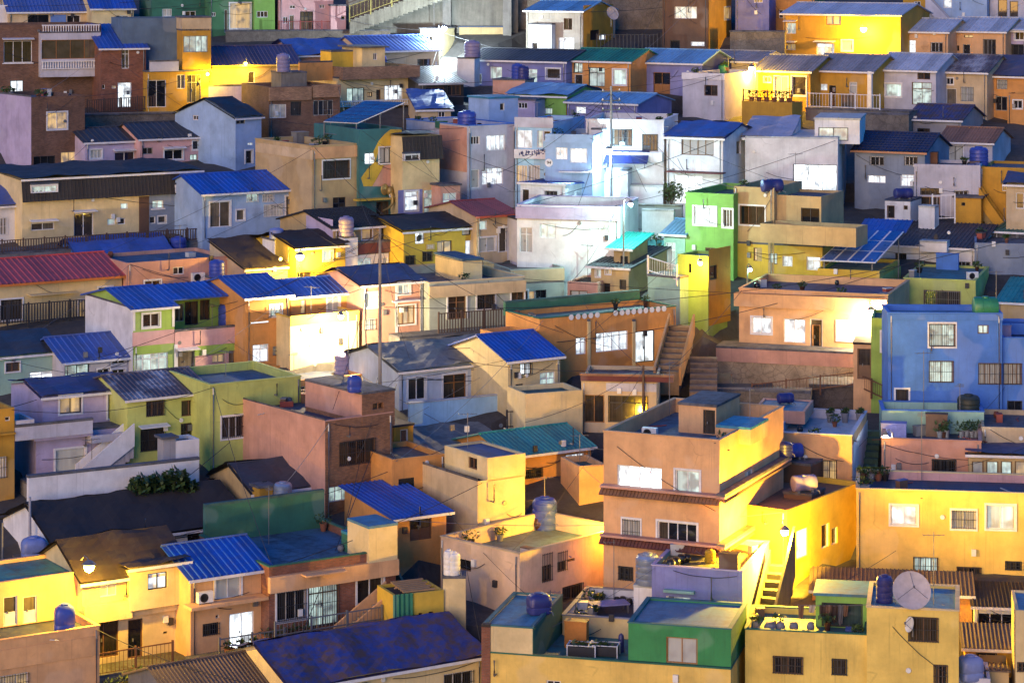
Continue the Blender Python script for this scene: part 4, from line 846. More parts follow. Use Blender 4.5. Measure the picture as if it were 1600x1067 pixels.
h=H("cream parapet house in front of the turquoise roof left of the big orange block",400,560,1010,870,a=20,D=3,m='peach',roof=('p',.35,'green'),dY=-1)
h=H("yellow cream courtyard wall and house with blue glazed door under the vivid blue roof",80,420,660,440,a=22,D=3.0,m='cream',roof=('p',.3,'green'),win="",dY=-1.2,name='courtyard_wall',cat='wall')
h=H("big orange block with roof terrace, tiled bands and three white framed windows",545,1236,1720,720,a=-24,D=11,m='peach',roof=('p',.75,'blue','peach','peach'),ref='R',win="626:892:870:1018:x4w 974:1116:896:1034:q2wf 660:762:1185:1330:q3wbf 868:1100:1205:1345:d4wf 635:722:1465:1550:d3kb 1386:1436:895:945:q2w@R",
   ); hBig=h
h.slab(520,1240,1062,-.55,0,'salmon',.12,'cornice'); h.slab(520,1240,1360,-.55,0,'salmon',.12,'cornice')
for yy in (1092, 1392):
    u=h.hit_v(1236,yy,-.5)[0]; z=h.zpix(yy,u,-.5); b=MB(); sheet(b,(-.1,-.5,z-.1),(u,-.5,z-.1),(u,-.0,z+.32),(-.1,-.0,z+.32),.2,.06,.05); tag(b.build('tile_band',R_['tile'] if yy<1200 else roof_paint((.2,.05,.03),.6),h.root),kind='stuff')
for yy in (1062, 1360):
    u0,z=h.Wd,h.zpix(yy,h.Wd,-.5); h.blk_(u0+.002,u0+.5,-.55,h.D,z,z+.12,'salmon',('s','grey',0),'','cornice')
    b=MB(); sheet(b,(u0+.5,-.5,z-.2),(u0+.5,h.D,z-.2),(u0+.02,h.D,z-.002),(u0+.02,-.5,z-.002),.2,.05,.04); tag(b.build('tile_band',R_['tile'],h.root),kind='stuff')
zd=h.decks[0][4]
h.blk(992,1215,700,520,v=5.2,D=4,m='peach',roof=('s','grey',.06),win="1138:1212:535:690:d1kD",name='stair_room',z0=zd); h.blk(1216,1420,760,655,v=3.2,D=3.0,m='peach',roof=('s','sky',.03),name='roof_block',z0=zd)
# ============================================================ right slope, far rows first
crop(1180, 0)
h=H("pale blue white house with a concrete outside stair at the top right corner",1020,1380,190,-80,a=-20,D=6,m='sky',roof=('p',.4,'grey'),ref='R',win="1120:1170:-20:50:l1wt",dY=4); hTopR=h
H("white block with dark doors in the top right corner",1384,1800,190,-80,a=-20,D=6,m='pale',roof=('p',.4,'grey'),ref='R',win="1445:1500:0:110:d1kD 1515:1565:10:115:d1kD",dY=3)
H("ochre house end with a white framed slot window behind the big lamp",880,1020,200,-80,a=-20,D=5,m='ochre',roof=('p',.4,'grey'),ref='R',win="945:985:10:75:d2w",dY=5)
h=H("big mustard yellow house under a silver ribbed roof beside the brightest lamp",168,866,345,90,a=-30,D=7.5,m='ochre',roof=('g',28,'pale',.36,.35),ref='R',win="186:242:138:202:d2wh 365:470:260:340:l2wth 516:580:242:304:q1wf 188:240:262:300:q2wh 420:510:95:150:q2n",band=[]); hE1=h
h=H("peach house under a silver ribbed roof right of the brightest lamp",722,1148,345,190,a=-30,D=6.5,m='peach',roof=('g',118,'pale',.34,.3),ref='R',win="750:802:206:246:d2n 770:812:285:330:d2n 878:956:240:330:l2wtD 1046:1116:254:312:d3wb"); hE2=h
H("peach house under the frosty ribbed roof beside the one right of the lamp",1150,1490,350,188,a=-30,D=6.5,m='peach',roof=('g',112,'pale',.34,.3),ref='R',win="1244:1296:210:226:d2k 1170:1215:272:305:d2n 1236:1280:265:330:d1aD 1358:1432:235:330:d3ab")
H("pale house with concrete canopy at the right end of the upper silver roofs",1494,1760,360,185,a=-30,D=6.5,m='lilac',roof=('g',115,'pale',.34,.3),ref='R',win="1545:1600:190:240:d2wfh 1500:1600:265:330:d3k")
H("mustard house with grey ribbed roof and plant window, lit by the rooftop lamp",5,330,640,425,a=-32,D=6.5,m='ochre',roof=('g',338,'grey',.32,.3),ref='R',win="52:94:458:492:c2wf 116:194:458:600:q2wf 218:302:456:570:d1wf")
h=H("house with an open yellow porch, washing line and white pillars under a grey ribbed roof",334,700,660,425,a=-32,D=6.5,m='ochre',roof=('g',335,'grey',.32,.3),ref='R',win="370:430:500:540:l1w 560:606:490:560:q1wt 440:480:510:640:d1kD 510:600:560:640:c2k",band=[(334,352,425,660,'white',.3,'pillar'),(676,700,425,660,'white',.3,'pillar')])
H("white house with ribbed roof, green lit window and glass door behind the white railing",722,1076,670,420,a=-32,D=6.5,m='pale',roof=('g',328,'pale',.32,.3),ref='R',win="776:870:500:576:v1wf 932:1050:492:625:v2nDt 965:1042:430:475:d2n"); hE5=h
H("cream house with patched ribbed roof and lilac door at the right of the terrace row",1078,1380,670,430,a=-32,D=6.5,m='beige',roof=('g',335,'patch',.32,.3),ref='R',win="1136:1180:465:505:d2wf 1226:1300:518:605:q2wb 1136:1198:528:628:c1wD 1098:1124:550:580:q1k")
H("orange house under a sagging violet roof at the right edge of the terrace row",1384,1760,700,455,a=-32,D=6.5,m='orange',roof=('g',345,'violet',0,.35),ref='R',win="1440:1500:475:532:q2wb 1430:1500:575:660:d2aD")
h=H("small orange house with a chimney pipe at the right edge",1502,1800,740,565,a=-25,D=5,m='orange',roof=('p',.2,'grey'),ref='R',win="1536:1590:598:648:d2wf")
h=H("yellow terrace wall with plants below the gold lit house",-80,220,720,612,a=-30,D=2.2,m='ochre',roof=('p',.1,'grey'),ref='R',dY=-2.2,name='terrace_wall',cat='wall')
h=H("long stone terrace wall under the white railing of the terrace row",300,915,740,672,a=-30,D=2.0,m='conc',roof=('s','grey',.05),ref='R',dY=-2.2,name='terrace_wall',cat='wall')
h=H("dark stone retaining wall between the white modern house and the tarp roofed shed",625,915,800,690,a=-20,D=1,m='stone',roof=('s','grey',0),ref='R',dY=-3.5,name='retaining_wall',cat='wall')
H("grey shed with a blue tarpaulin roof below the terrace row",912,1226,815,715,a=-28,D=6,m='grey',roof=('g',632,'tarp',.3,.3),ref='R',win="965:1040:765:800:d2k")
h=H("white modern house with big glowing shop window, square dormer and skylight",-60,492,1260,830,a=-12,D=8,m='white',roof=('s','white',.0),ref='R',win="226:490:980:1235:x3k"); hMod=h
h.blk(-80,215,840,825,v=.2,D=7.5,m='white',roof=('m',706,roof_paint((.42,.4,.5),.7),0,.02),name='sloped_wing')
h.blk(354,622,860,716,v=1.2,D=6,m='white',roof=('s','white',.08),win="376:554:760:838:v2k",name='dormer')
u=h.last
b=MB(); p0=h.hit_v(125,815,.15); p1=h.hit_v(185,815,.15)
H("grey blue house under a dark blue tiled roof with lit shop window, right",592,1010,1240,905,a=-25,D=7,m='bluegrey',roof=('g',800,'navy',.3,.3,.45),ref='R',win="684:766:932:986:d3wb 890:966:932:986:d3wb 668:776:1045:1090:l3w 865:945:1040:1110:l2wt",trim=(.45,.22,.12)); hGB=H.all[-1]
h=H("white house with an orange tiled roof and long parapet terrace, right",1098,1412,1000,850,a=-25,D=6,m='pale',roof=('g',768,'tile',.25,.3),ref='R',win="1142:1236:868:962:q2kf"); hOT=h
h=H("white front wall house with brown double gate and barred window, right",946,1340,1245,985,a=-14,D=4.5,m='pale',roof=('p',.25,'grey'),ref='R',win="982:1102:1120:1162:d4k 978:1100:1172:1298:d2oD 1186:1268:1135:1225:d3wb",dY=-1); hGate=h
crop(1180, 240)
h=H("mustard house with an outside stair at the right edge",1336,1640,395,88,a=-20,D=6,m='ochre',roof=('p',.2,'grey'),ref='R',win="1470:1530:175:225:d2w",dY=1); hMus=h
h.blk(1186,1345,460,268,v=-2.5,D=4,m='ochre',roof=('s','grey',.15),win="1228:1250:292:312:d1k",name='stair_base')
h=H("cream house with tall framed window at the right edge under the tarp roof",1494,1760,480,190,a=-20,D=5,m='beige',roof=('g',130,'violet',.0,.3),ref='R',win="1552:1640:235:330:d2w",dY=-1)
h=H("white water tank kiosk with a dark door, right",772,924,410,288,a=-25,D=3,m='white',roof=('s','navy',.02),ref='R',win="784:830:310:385:d1nD 884:908:310:335:d1n",name='kiosk',cat='kiosk')
h=H("leaning white gate pier block beside the white railing, right",972,1068,465,325,a=-25,D=1.2,m='white',roof=('s','white',.02),ref='R',name='gate_pier',cat='gate pier')
h=H("wide low house under a flat dark slate roof behind the solar panels",700,1310,640,565,a=-22,D=7,m='white',roof=('m',428,'slate',.3,.3),ref='R',win="836:900:595:655:d3kb 1200:1280:642:680:d3wb"); hSl=h
h.blk(980,1140,590,535,v=-1,D=.98,m='white',roof=('s','white',.02),name='annexe'); 
h=H("teal grey concrete building with roof water tank at the right edge",1306,1760,700,540,a=-10,D=7,m='bluegrey',roof=('p',.3,'grey'),ref='R',win=""); hTG=h
h=H("dark green grey roofed shed at the right edge beside the teal building",1425,1800,545,480,a=-25,D=6,m='dgrey',roof=('m',405,'green',.3,.3),ref='R')
crop(800, 240)
h=H("green and tan house with a lit white window and wide tan terrace, right of centre",1032,1318,720,248,a=-26,D=8,m='green',roof=('p',.4,'green','green'),ref='R',win="1082:1214:318:424:l3wf 1256:1312:332:438:c3wf 1150:1210:560:610:d2n 1255:1290:560:650:d1kD"); hGreen=h
h=H("tan house joined to the green one with a wide brown window and roof terrace",1320,1560,720,205,a=-26,D=6,m='tan',roof=('p',.4,'olive'),ref='R',win="1356:1504:312:424:d3nf 1390:1460:560:640:y1n 1530:1580:590:650:v1w",dY=-.4); hTanG=h
h.blk(1558,1840,720,258,v=.6,D=5,m='tan',roof=('p',.2,'grey'),name='lower_wing',win="1720:1830:325:440:d2k")
crop(1180, 240)
h.blk(30,600,560,445,v=-2.2,D=2.6,m='tan',roof=('p',.6,'olive'),name='terrace_parapet')
h=H("tan ground floor with lime green recesses under the tan terrace",-140,400,700,560,a=-24,D=5,m='yellow',roof=('s','grey',0),ref='R',win="-10:40:560:640:y1n 82:132:592:660:v1n 162:222:610:672:l2wD 305:388:615:695:l2wt",dY=-2.5)
crop(800, 240)
h=H("pale mint house with louvred white door beside the alley steps",905,1030,700,480,a=-28,D=5,m='mint',roof=('g',400,'skyb',.3,.3),ref='R',win="915:972:530:690:c4wt",dY=1)
h=H("sea green alley wall with a white railing on top below the mint house",808,1000,1010,745,a=-35,D=2,m='mint',roof=('s','grey',.04),ref='R',name='alley_wall',cat='wall'); hAl=h
h=H("yellow green house corner lit by the small orange lamp",985,1168,1010,612,a=-35,D=2.6,m='leaf',roof=('p',.2,'navy'),ref='R',win="1050:1068:655:710:d1k 1176:1222:665:750:d1kD@R",band=[(1170,1300,560,1010,'ochre',.02,'side_paint','R')]); hYG=h  # ochre on the right side stands in for orange lamplight
crop(1180, 240)
h=H("yellow flat roofed house under the solar array, partly glaring white from a lamp",372,740,905,700,a=-20,D=7,m='yellow',roof=('p',.25,'olive'),ref='R',win="474:548:765:850:q2w 560:612:770:850:d1o",band=[(742,910,690,910,'lime',.02,'side_paint','R')]); hSun=h
h=H("lime green house with flat teal roof and wide slatted window, right",884,1312,935,760,a=-17,D=8,m='lime',roof=('p',.1,'teal','lime'),ref='R',win="1004:1222:815:918:d3nbS"); hLG=h
h=H("house under a teal grey metal roof behind the green drum tank, right edge",1440,1800,1010,900,a=-20,D=7,m='tan',roof=('m',755,'teal',.3,.2),ref='R')
h=H("long peach house with white doors and lit windows over the stone wall",-96,790,1195,845,a=-19,D=8,m='peach',roof=('p',.45,'violet','peach'),ref='R',win="-20:96:975:1070:l2wf 170:298:985:1125:l2w 326:400:985:1180:c1wD 490:582:1000:1110:x1wf 584:680:1010:1110:q1w 340:386:1020:1160:d1oD",band=[(-120,790,845,925,'peach',.35,'parapet_band')]); hPeach=h
crop(1180, 500)
h=H("peach porch block with a brown panelled door beside the blue house",584,696,372,148,a=-12,D=2.5,m='peach',roof=('s','brown',.04),ref='R',win="608:692:170:352:d1nDp",dY=-1,name='porch',cat='porch')
h=H("narrow bright green house between the peach house and the blue house",690,796,400,-10,a=-10,D=4,m='leaf',roof=('p',.2,'green'),ref='R',win="752:792:70:185:l1wf",dY=-.5)
h=H("tall blue house with brown barred windows and green drum on its roof, right edge",792,1470,620,-36,a=-2,D=3.6,m='blue',roof=('p',.3,'sky','blue'),ref='R',win="1036:1190:22:158:q2nfb 1324:1390:30:82:q2n 1034:1180:242:372:q2nb 1328:1586:256:384:q4nb 836:912:412:540:d1kfD 1500:1590:480:540:d2k",band=[(788,1475,-36,0,'blue',.06,'parapet_band')]); hBlue=h
h.blk(1472,1700,620,110,v=.4,D=8,m='blue',roof=('p',.3,'navy','blue'),win="1328:1586:256:384:q4nb 1500:1590:480:540:d2k",name='wing')
h.blk(1450,1700,108,20,v=4,D=2,m='blue',roof=('p',.2,'navy'),name='upper_back')
h=H("turquoise roof terrace parapet in front of the tall blue house",756,1362,640,548,a=-5,D=3.2,m='mint',roof=('p',.75,'navy','blue'),ref='R',dY=-3.2,name='roof_terrace',cat='terrace'); hTq=h
h=H("pink flat roofed house with terrace of pots and barred window, right",752,1346,1010,725,a=-10,D=6,m='salmon',roof=('p',.55,'navy','salmon','pink'),ref='R',win="1052:1196:828:980:d3kb"); hPk=h
h=H("cream terrace house with a brown panelled lean-to at the right edge",1350,1760,900,645,a=-8,D=6,m='beige',roof=('p',.3,'grey'),ref='R'); hCt=h
h=H("brown lean-to with glazed panels and leaning boards at the right edge",1270,1760,1010,815,a=-8,D=4,m='tan',roof=('m',750,'violet',0,.2),ref='R',win="1290:1360:840:980:q1n 1375:1448:840:980:q1n 1462:1530:840:980:q1n 1545:1640:840:980:q1n",dY=-1.5,name='lean_to',cat='lean-to')
h=H("pinkish block with white terrace and side wall coloured white for lamplight, right of centre",116,576,1100,690,a=-14,D=8,m='peach',roof=('p',.5,'white','pale','pale'),ref='R',win="360:486:832:952:d3nb",band=[(578,800,560,1100,'white',.015,'side_paint','R')]); hPb=h  # white on the right side stands in for cool lamplight
h.blk(-10,296,620,545,v=3.4,D=4,m='salmon',roof=('p',.08,'sky'),win="52:136:578:640:d1k",name='upper_room',)
h=H("shabby brown roof shed with a plank door and blue drum on top",36,330,1180,870,a=-28,D=3.6,m='brown',roof=('s','grey',.06),ref='R',win="60:136:900:1050:d1nDp",dY=0.5,name='shed',cat='shed'); hSh=h
crop(1180, 787)
h=H("long yellow cream building with lit windows behind the satellite dish, right edge",602,1750,420,-55,a=-8,D=5.2,m='warm',roof=('p',.45,'navy','cream','pink'),ref='R',win="806:964:10:124:l2wf 1170:1312:38:148:q2wfb 1376:1546:8:150:v2wf 942:1088:316:420:q4nb 1200:1346:374:440:d4nb 1488:1586:340:396:d3kb 1488:1586:434:490:d3kb",dY=1.5); hYR=h
h=H("yellow building blazing white from the alley lamp, with open shutters",-240,190,420,40,a=-34,D=9,m='yellow',roof=('p',.3,'rust'),ref='R',win="246:312:150:320:l1w@R 395:440:120:260:d1w@R 455:490:140:240:c1w@R",dY=-1); hBlaze=h
H("brown corrugated roof behind the dish terrace, right",340,1290,560,545,a=-8,D=3.4,m='orange',roof=('m',412,'rust',.22,.2),ref='R',dY=-.5,name='lean_to',cat='lean-to')
h=H("yellow house with laundry terrace, blue flat roof and barred windows, bottom right",664,1212,1330,640,a=-10,D=5,m='dish',roof=('p',.12,'sky','cream'),ref='R',win="912:1090:672:822:d4nb 1062:1145:955:1090:d3nb"); hDish=h
h.blk(-60,664,1330,780,v=.3,D=4.6,m='dish',roof=('p',.3,'teal','dgreen'),win="106:284:905:1012:d4nb 456:546:920:1020:d3kb",name='terrace_wall'); h.blk(360,664,775,555,v=2.6,D=2.6,m='green',roof=('s','sky',.12),win="395:640:590:750:t1k",name='terrace_room',z0=h.decks[-1][4])
h=H("small grey felt roofed shed at the bottom edge under the dish",620,1060,1250,1040,a=-6,D=4.4,m='pale',roof=('m',885,'slate',0,.12),ref='R',name='shed',cat='shed')
h.blk(548,625,1250,905,v=.5,D=3.5,m='cream',roof=('s','dark',.1),name='side_shed')
H("brown corrugated roof with white pillars, right edge",1305,1720,760,625,a=-8,D=5,m='white',roof=('m',478,'brown',.2,.2),ref='R',win="1320:1545:650:740:d3w",dY=1)
H("lower brown corrugated roof at the right edge over a dark doorway",1250,1545,980,868,a=-8,D=4,m='ochre',roof=('m',722,'rust',.2,.2),ref='R',win="1312:1440:885:960:d2k",dY=0)
H("yellow house corner in the bottom right corner with a barred window",1550,1800,1200,640,a=-8,D=4,m='cream',roof=('p',.1,'sky'),ref='R',win="1560:1640:940:1000:d3nb",dY=-.5)
H("tan roofed lean-to at the bottom right corner behind the blue tank",1345,1510,1180,1000,a=-8,D=3,m='tan',roof=('m',955,'rust',.2,.1),ref='R',name='lean_to',cat='lean-to')
crop(800, 787)
h=H("lilac house with jar lined olive terrace and small teal hooded window",832,1372,860,405,a=-17,D=7,m='violet',roof=('p',.22,'olive','lilac','mint'),ref='R',win="916:1062:552:612:q3wt"); hVi=h
h.slab(900,1082,540,-.3,0,'mint',.14,'hood')
h=H("low cream roof terrace with a covered bed frame, left of the lilac house",300,725,860,690,a=-14,D=6,m='cream',roof=('p',.65,'navy','grey','white'),ref='R'); hTer=h
h=H("cream building with teal roofs, green patio walls and brick corner, bottom centre",-180,1302,1330,985,a=-14,D=7,m='warm',roof=('p',.55,'teal','dgreen'),ref='R',win="205:290:1050:1150:d2w"); hPat=h
z0=h.decks[0][4]
h.blk(692,1304,960,748,v=.2,D=5,m=wall_paint((.04,.25,.08)),roof=('p',.06,'sky','teal'),win="918:1104:795:950:q2oo",name='roof_house',z0=z0)
h.blk(-176,122,905,742,v=.02,D=6.6,m='cream',roof=('p',.06,'sky','teal'),name='corner_block',z0=z0,)
u=h.last; h.blk_(u[1]+.002,u[1]+.03,u[2]+.1,u[3],u[4],u[5]-.01,wall_paint((.03,.16,.09)),('s','teal',0),'','green_side')
h.blk(-182,-130,1330,735,v=-.05,D=.3,m='rbrick',roof=('s','brown',.01),name='brick_pier')
h=H("cream corner building with blue terrace, tanks and barred windows on two sides, lower centre",1100-1524,46,640,300,a=-43,D=8.5,m=wall_paint((.66,.48,.34)),roof=('p',.85,'blue','beige'),ref='R',win="178:236:290:462:d3nb@R 270:324:280:400:d2nb@R 330:376:280:342:d2n@R 450:476:176:242:d2n@R 300:420:480:640:d2nb@R -329:-244:235:395:d1n -394:-274:615:735:d3nb"); hCor=h
for w_ in ():
    pass
SOD = (1.0, .56, .03)
# ============================================================ street lamps the photograph shows burning
def LP(h, x, y, n):
    u, z, k = h.hit_v(x, y, -n); return h.world(u, -n, z)
WARMW = (1, .74, .38)
crop(0, 0)
lamp(LP(hLamp1,1462,378,.75), "small amber lamp hanging at the eave of the tan house, upper left", 120, SOD, s=.9, arm=(0,-.7))
lamp(LP(hLamp1,1236,440,1.3), "amber wall lamp flooding the yellow corner above the wooden fence, upper left", 260, (1,.62,.02), s=.9, arm=(-.3,-.3))
crop(400, 0)
P = gpt(1120,165,depth(cy(345))); lamp(P, "blinding white street light on a post beside the cream tower room", 1700, MERC, h=8, s=1.6, arm=(.5,0))
crop(1180, 0)
lamp(LP(hE1,645,170,1.2), "brightest amber lamp on the front of the mustard yellow house, upper right", 1100, SOD, s=2.0, arm=(0,-1.1), gs=60)
crop(800, 0)
lamp(gpt(1425,405,depth(cy(625))), "amber lamp glaring over the roof of the pale block house", 900, SOD, s=1.6, h=4, arm=(-.4,-.5), gs=50)
P = LP(hWhite,572,893,3.4); lamp(P, "star bright white street light on the utility pole in the middle of the village", 560, (.6,.9,1), s=1.6, arm=(-.55,-.2), gs=60)
crop(800, 240)
lamp(gpt(706,300,181.5), "white lamp over the glaring whitewashed alley steps, centre", 560, (.62,1,.88), h=5, s=1.0, arm=(.5,0))
lamp(LP(hYG,1120,648,.8), "small orange globe lamp on the corner of the lime and yellow house", 170, (1,.5,.05), s=1.1, arm=(0,-.6))
lamp(gpt(1418,690,depth(cy(905))), "tiny green lamp on the peach house roof terrace", 10, (.35,1,.5), s=.8, h=1.2, arm=(.2,0))
crop(400, 240)
lamp(LP(hFlood,262,608,1.0), "amber lamp burning against the white plinth, left of centre", 600, (1,.6,.08), s=1.8, arm=(0,-.8), gs=50)
crop(1180, 240)
lamp(LP(hPeach,690,935,1.0), "warm white lamp blazing on the wall under the solar array house", 500, WARMW, s=1.4, arm=(0,-.8), gs=50)
crop(400, 500)
lamp(LP(hGlare,505,-25,2.2), "warm white lamp over the glaring house front left of the concrete pole", 1300, WARMW, s=1.2, h=5.5, arm=(-.5,0))
crop(1180, 787)
lamp(LP(hBlaze,175,160,2.8), "amber alley lamp whose glare whitens the yellow building, lower right", 4000, SOD, s=1.4, arm=(0,-1.2), gs=60)
crop(800, 787)
lamp(hBig.world(-.75,2.4,hBig.zpix(90,-.7,2.4)), "amber lamp in the gap between the orange block and the cream corner building", 800, SOD, s=1.0, arm=(-.7,-.1))
crop(0, 787)
lamp(LP(hLamp,530,368,1.9), "star bright amber street lamp in front of the dark felt roof, lower left", 650, SOD, s=1.7, arm=(.5,-.6), gs=50)
lamp(hPb.world(hPb.Wd+1.6, 3.5, hPb.H-.6), "cool white lamp lighting the white side of the pinkish block", 350, (.9,1,.95), h=5, s=.9, arm=(-.4,0))
# ============================================================ water tanks, air conditioners and other things on the roofs
def tk(h, x, y, w, hh, label, m=TANK_BLUE, style='v', di=-1, rz=.3):
    P = h.on(x, y, di); s = mpp(P); return tank(P, w*s, hh*s, label, m, style, rz)
def tkp(P, w, hh, label, m=TANK_BLUE, style='v', rz=.3):
    s = mpp(P); t = tank(P, w*s, hh*s, label, m, style, rz); b = MB(); r = w*s*.4; b.box(-r, r, -r, r, -.1, -.004)
    b.build('stand_top', STEEL, t)
    for sx in (-r, r):
        for sy in (-r, r): b = MB(); b.box(sx-.04, sx+.04, sy-.04, sy+.04, -2.6, -.102); b.build('leg', STEEL, t)
    return t
def acw(h, x, y, w, label, n=.02):
    P = LP(h, x, y, n); s = mpp(P); return ac_unit(P + h.R @ V((0, -w*s*.36, 0)), w*s, label, h.a)
def find(t): return next(q for q in House.all if t in q.label)
crop(400, 0)
hb = find('pebbled balcony'); hb.blk(150,302,520,440,v=2.0,D=2.5,m='conc',roof=('s','grey',.03),name='tank_plinth',z0=hb.decks[0][4]); tk(hb,232,440,82,112,"lilac tank on a concrete plinth above the brown brick house",TANK_LILAC)
hp = H("white lit masonry plinth under a lilac tank beside the white street light",1198,1300,480,352,a=-15,D=1.8,m='white',roof=('s','grey',.04),ref='R',name='plinth',cat='plinth'); tk(hp,1250,350,95,100,"lilac tank on the white lit plinth next to the street light",TANK_LILAC)
hp = H("salmon block with two blue tanks in front of the long lilac house",1408,1600,600,482,a=-20,D=2.5,m='salmon',roof=('s','grey',.05),ref='R',name='tank_block',cat='block')
tk(hp,1448,486,70,92,"left of two blue tanks in front of the long lilac house"); tk(hp,1528,486,72,80,"right of two blue tanks in front of the long lilac house",TANK_NAVY)
tk(hCream,824,396,102,74,"lying blue tank behind the parapet of the wide cream house",TANK_BLUE,'h',1)
tk(hLil,1255,770,112,112,"big blue tank on the blue terrace of the lilac fronted house",TANK_BLUE,di=0); tk(hTan,238,770,44,64,"slim blue tank at the back of the tan house with solar pergola",TANK_BLUE)
boxthing(hLil.on(1050,765,0),1.6,1.2,.9,"dark green chest on the roof of the lilac fronted house",'roof_chest','chest',WM('dgreen'),.5)
boxthing(hTan.on(270,850,0),2.2,1.8,1.6,"rough concrete block hut on the tan house roof",'roof_hut','hut',WM('conc'),hTan.a)
crop(0, 240)
tkp(LP(hTarp,1060,612,-1.5),100,120,"blue tank beside the tarpaulin draped shed under the walkway")
hp = H("low salmon plinth carrying a blue tank at the end of the salmon house",1280,1384,860,752,a=32,D=1.6,m='salmon',roof=('s','grey',.02),dY=-.6,name='plinth',cat='plinth'); tk(hp,1330,750,94,104,"blue tank behind the blue ribbed roof, beside the air conditioner")
tk(hLime,1396,1000,116,165,"tall blue tank on the balcony of the lime house",TANK_BLUE)
acw(hSalmon,1172,765,80,"white air conditioner on the salmon wall beside a blue tank")
crop(400, 240)
hp = H("white plinth under a lilac blue tank in front of the lilac gabled house",530,606,640,505,a=34,D=1.4,m='white',roof=('s','grey',.02),dY=-2.3,name='plinth',cat='plinth'); tk(hp,540,503,92,118,"lilac blue tank on the white plinth in front of the lilac gabled house",TANK_LILAC)
h2 = find('white tank plinth house'); tk(h2,205,530,86,62,"pale tank on the white plinth above the amber lamp",TANK_PALE)
crop(400, 500)
hw = find('orange low wing'); tk(hw,570,315,102,138,"lilac blue tank on the orange low wing beside the glaring wall",TANK_LILAC)
tk(hBrk,556,588,82,100,"squat blue tank on the terrace of the brown brick tower house",TANK_BLUE,'q'); 
tkp(LP(find('tan shed house'),160,1085,1.2),112,125,"galvanised grey blue tank beside the tan shed house",TANK_STEEL)
crop(800, 500)
tk(hBig,1225,482,92,84,"dark blue tank on the stair room of the big orange block",TANK_NAVY,di=1)
acw(hBig,0,0,1,"x") if 0 else None
ac_unit(hBig.on(815,708,0),.85,"white air conditioner on the terrace of the big orange block",hBig.a)
crop(800, 787)
tk(hCor,215,118,148,190,"big blue tank on the terrace of the cream corner building",TANK_BLUE)
crop(400, 787)
tk(hCor,1420,70,90,130,"dark blue ribbed tank at the back of the cream corner building terrace",TANK_NAVY)
hp = H("cream ledge block holding two white tanks beside the cream corner building",1112,1248,560,445,a=0,D=1.3,m='cream',roof=('s','grey',.02),dY=-3.2,name='ledge_block',cat='ledge')
tk(hp,1176,443,76,136,"front white tank on the cream ledge below the brown window",WHITE); tk(hp,1140,437,62,150,"rear white tank half hidden on the cream ledge",WHITE)
crop(1180, 500)
tk(hPb,180,500,96,62,"dark blue drum lying on the upper room of the pinkish block",TANK_NAVY,'h',1); tk(hSh,225,826,112,88,"blue drum lying on the shabby brown shed",TANK_BLUE,'h')
tk(hTq,1270,590,136,150,"black ribbed tank on the turquoise terrace of the tall blue house",TANK_DARK)
boxthing(hBlue.on(1465,110,1),1.9,1.4,1.5,"lilac plastic chest on the wing of the tall blue house",'roof_chest','chest',TANK_LILAC,0)
hp=H("low brown shed roof with a lying blue drum next to the shabby shed",170,335,1240,1050,a=-28,D=2,m='brown',roof=('s','grey',.05),ref='R',dY=-2.5,name='shed',cat='shed'); tk(hp,255,1040,150,95,"lilac blue drum on the low shed beside the shabby brown shed",TANK_LILAC,'h')
crop(1180, 240)
tk(hBlue,1370,975,150,118,"big green drum on the roof of the tall blue house",TANK_GREEN,'h',0,.0)
tk(find('kiosk'),826,290,112,62,"navy drum on the white kiosk",TANK_NAVY,'h'); tk(hTanG,222,240,130,78,"navy drum on the roof of the tan terrace house",TANK_NAVY,'h',0)
ac_unit(hLG.on(1310,755),.8,"white box unit on the teal roof of the lime green house",hLG.a+.6)
boxthing(hLG.on(1145,690),3.2,.8,2.0,"blue panel box behind the teal roof of the lime green house",'roof_chest','chest',WM('blue'),hLG.a)
crop(0, 787)
hp = H("rusty shelf stand with a pale square tank beside the lamp lit yellow house",168,352,440,365,a=32,D=2,m='rust' if 0 else 'brown',roof=('s','rust',.1),name='stand',cat='stand'); tk(hp,250,362,150,142,"pale lilac square tank on the rusty stand at lower left",TANK_PALE,'q')
tkp(LP(hDark,1280,212,.9),100,155,"pale blue tank in front of the long dark roofed cottage",TANK_PALE)
tk(hBL,385,775,124,182,"upright blue tank leaning by the doors on the peach corner roof",TANK_BLUE,'q',0)
zz=hOr.decks[-1]; ac_unit(hOr.on(1235,628,-1),.85,"cream air conditioner on the balcony of the orange house",hOr.a)
crop(800, 787)
hp = H("white plinth with a steel blue tank at the back of the cream terrace",724,832,790,502,a=-14,D=1.8,m='white',roof=('s','white',.03),ref='R',dY=1.2,name='plinth',cat='plinth'); tk(hp,822,500,142,186,"tall steel blue tank between the terrace and the lilac house",TANK_STEEL)
tk(hPat,160,652,142,124,"navy square tank on the teal corner roof, bottom centre",TANK_NAVY,'q',2)
tk(hVi,1210,285,96,90,"black jar shaped tank at the back of the olive terrace",TANK_DARK); boxthing(hVi.on(1290,420),2.0,1.2,1.9,"dark brown crate on the olive terrace of the lilac house",'crate','crate',WM('brown'),hVi.a)
tk(hVi,1180,350,66,80,"yellow ribbed jar tank on the olive terrace",plain('yellow_jar',(.35,.22,.02),.4))
for i,(x,y,r) in enumerate(((940,395,62),(975,375,60),(1008,355,56),(1042,345,48),(1085,300,44),(1105,290,40))):
    P=hVi.on(x,y); pot(P,r*mpp(P),r*mpp(P)*1.0,"glossy dark jar in the row along the left wall of the olive terrace",1,group='dark jars on the olive terrace')
boxthing(hPat.on(385,850,0),2.3,1.2,2.4,"orange wooden cabinet in the green patio, bottom centre",'cabinet','cabinet',plain('orange_wood',(.45,.17,.03),.6),-.25)
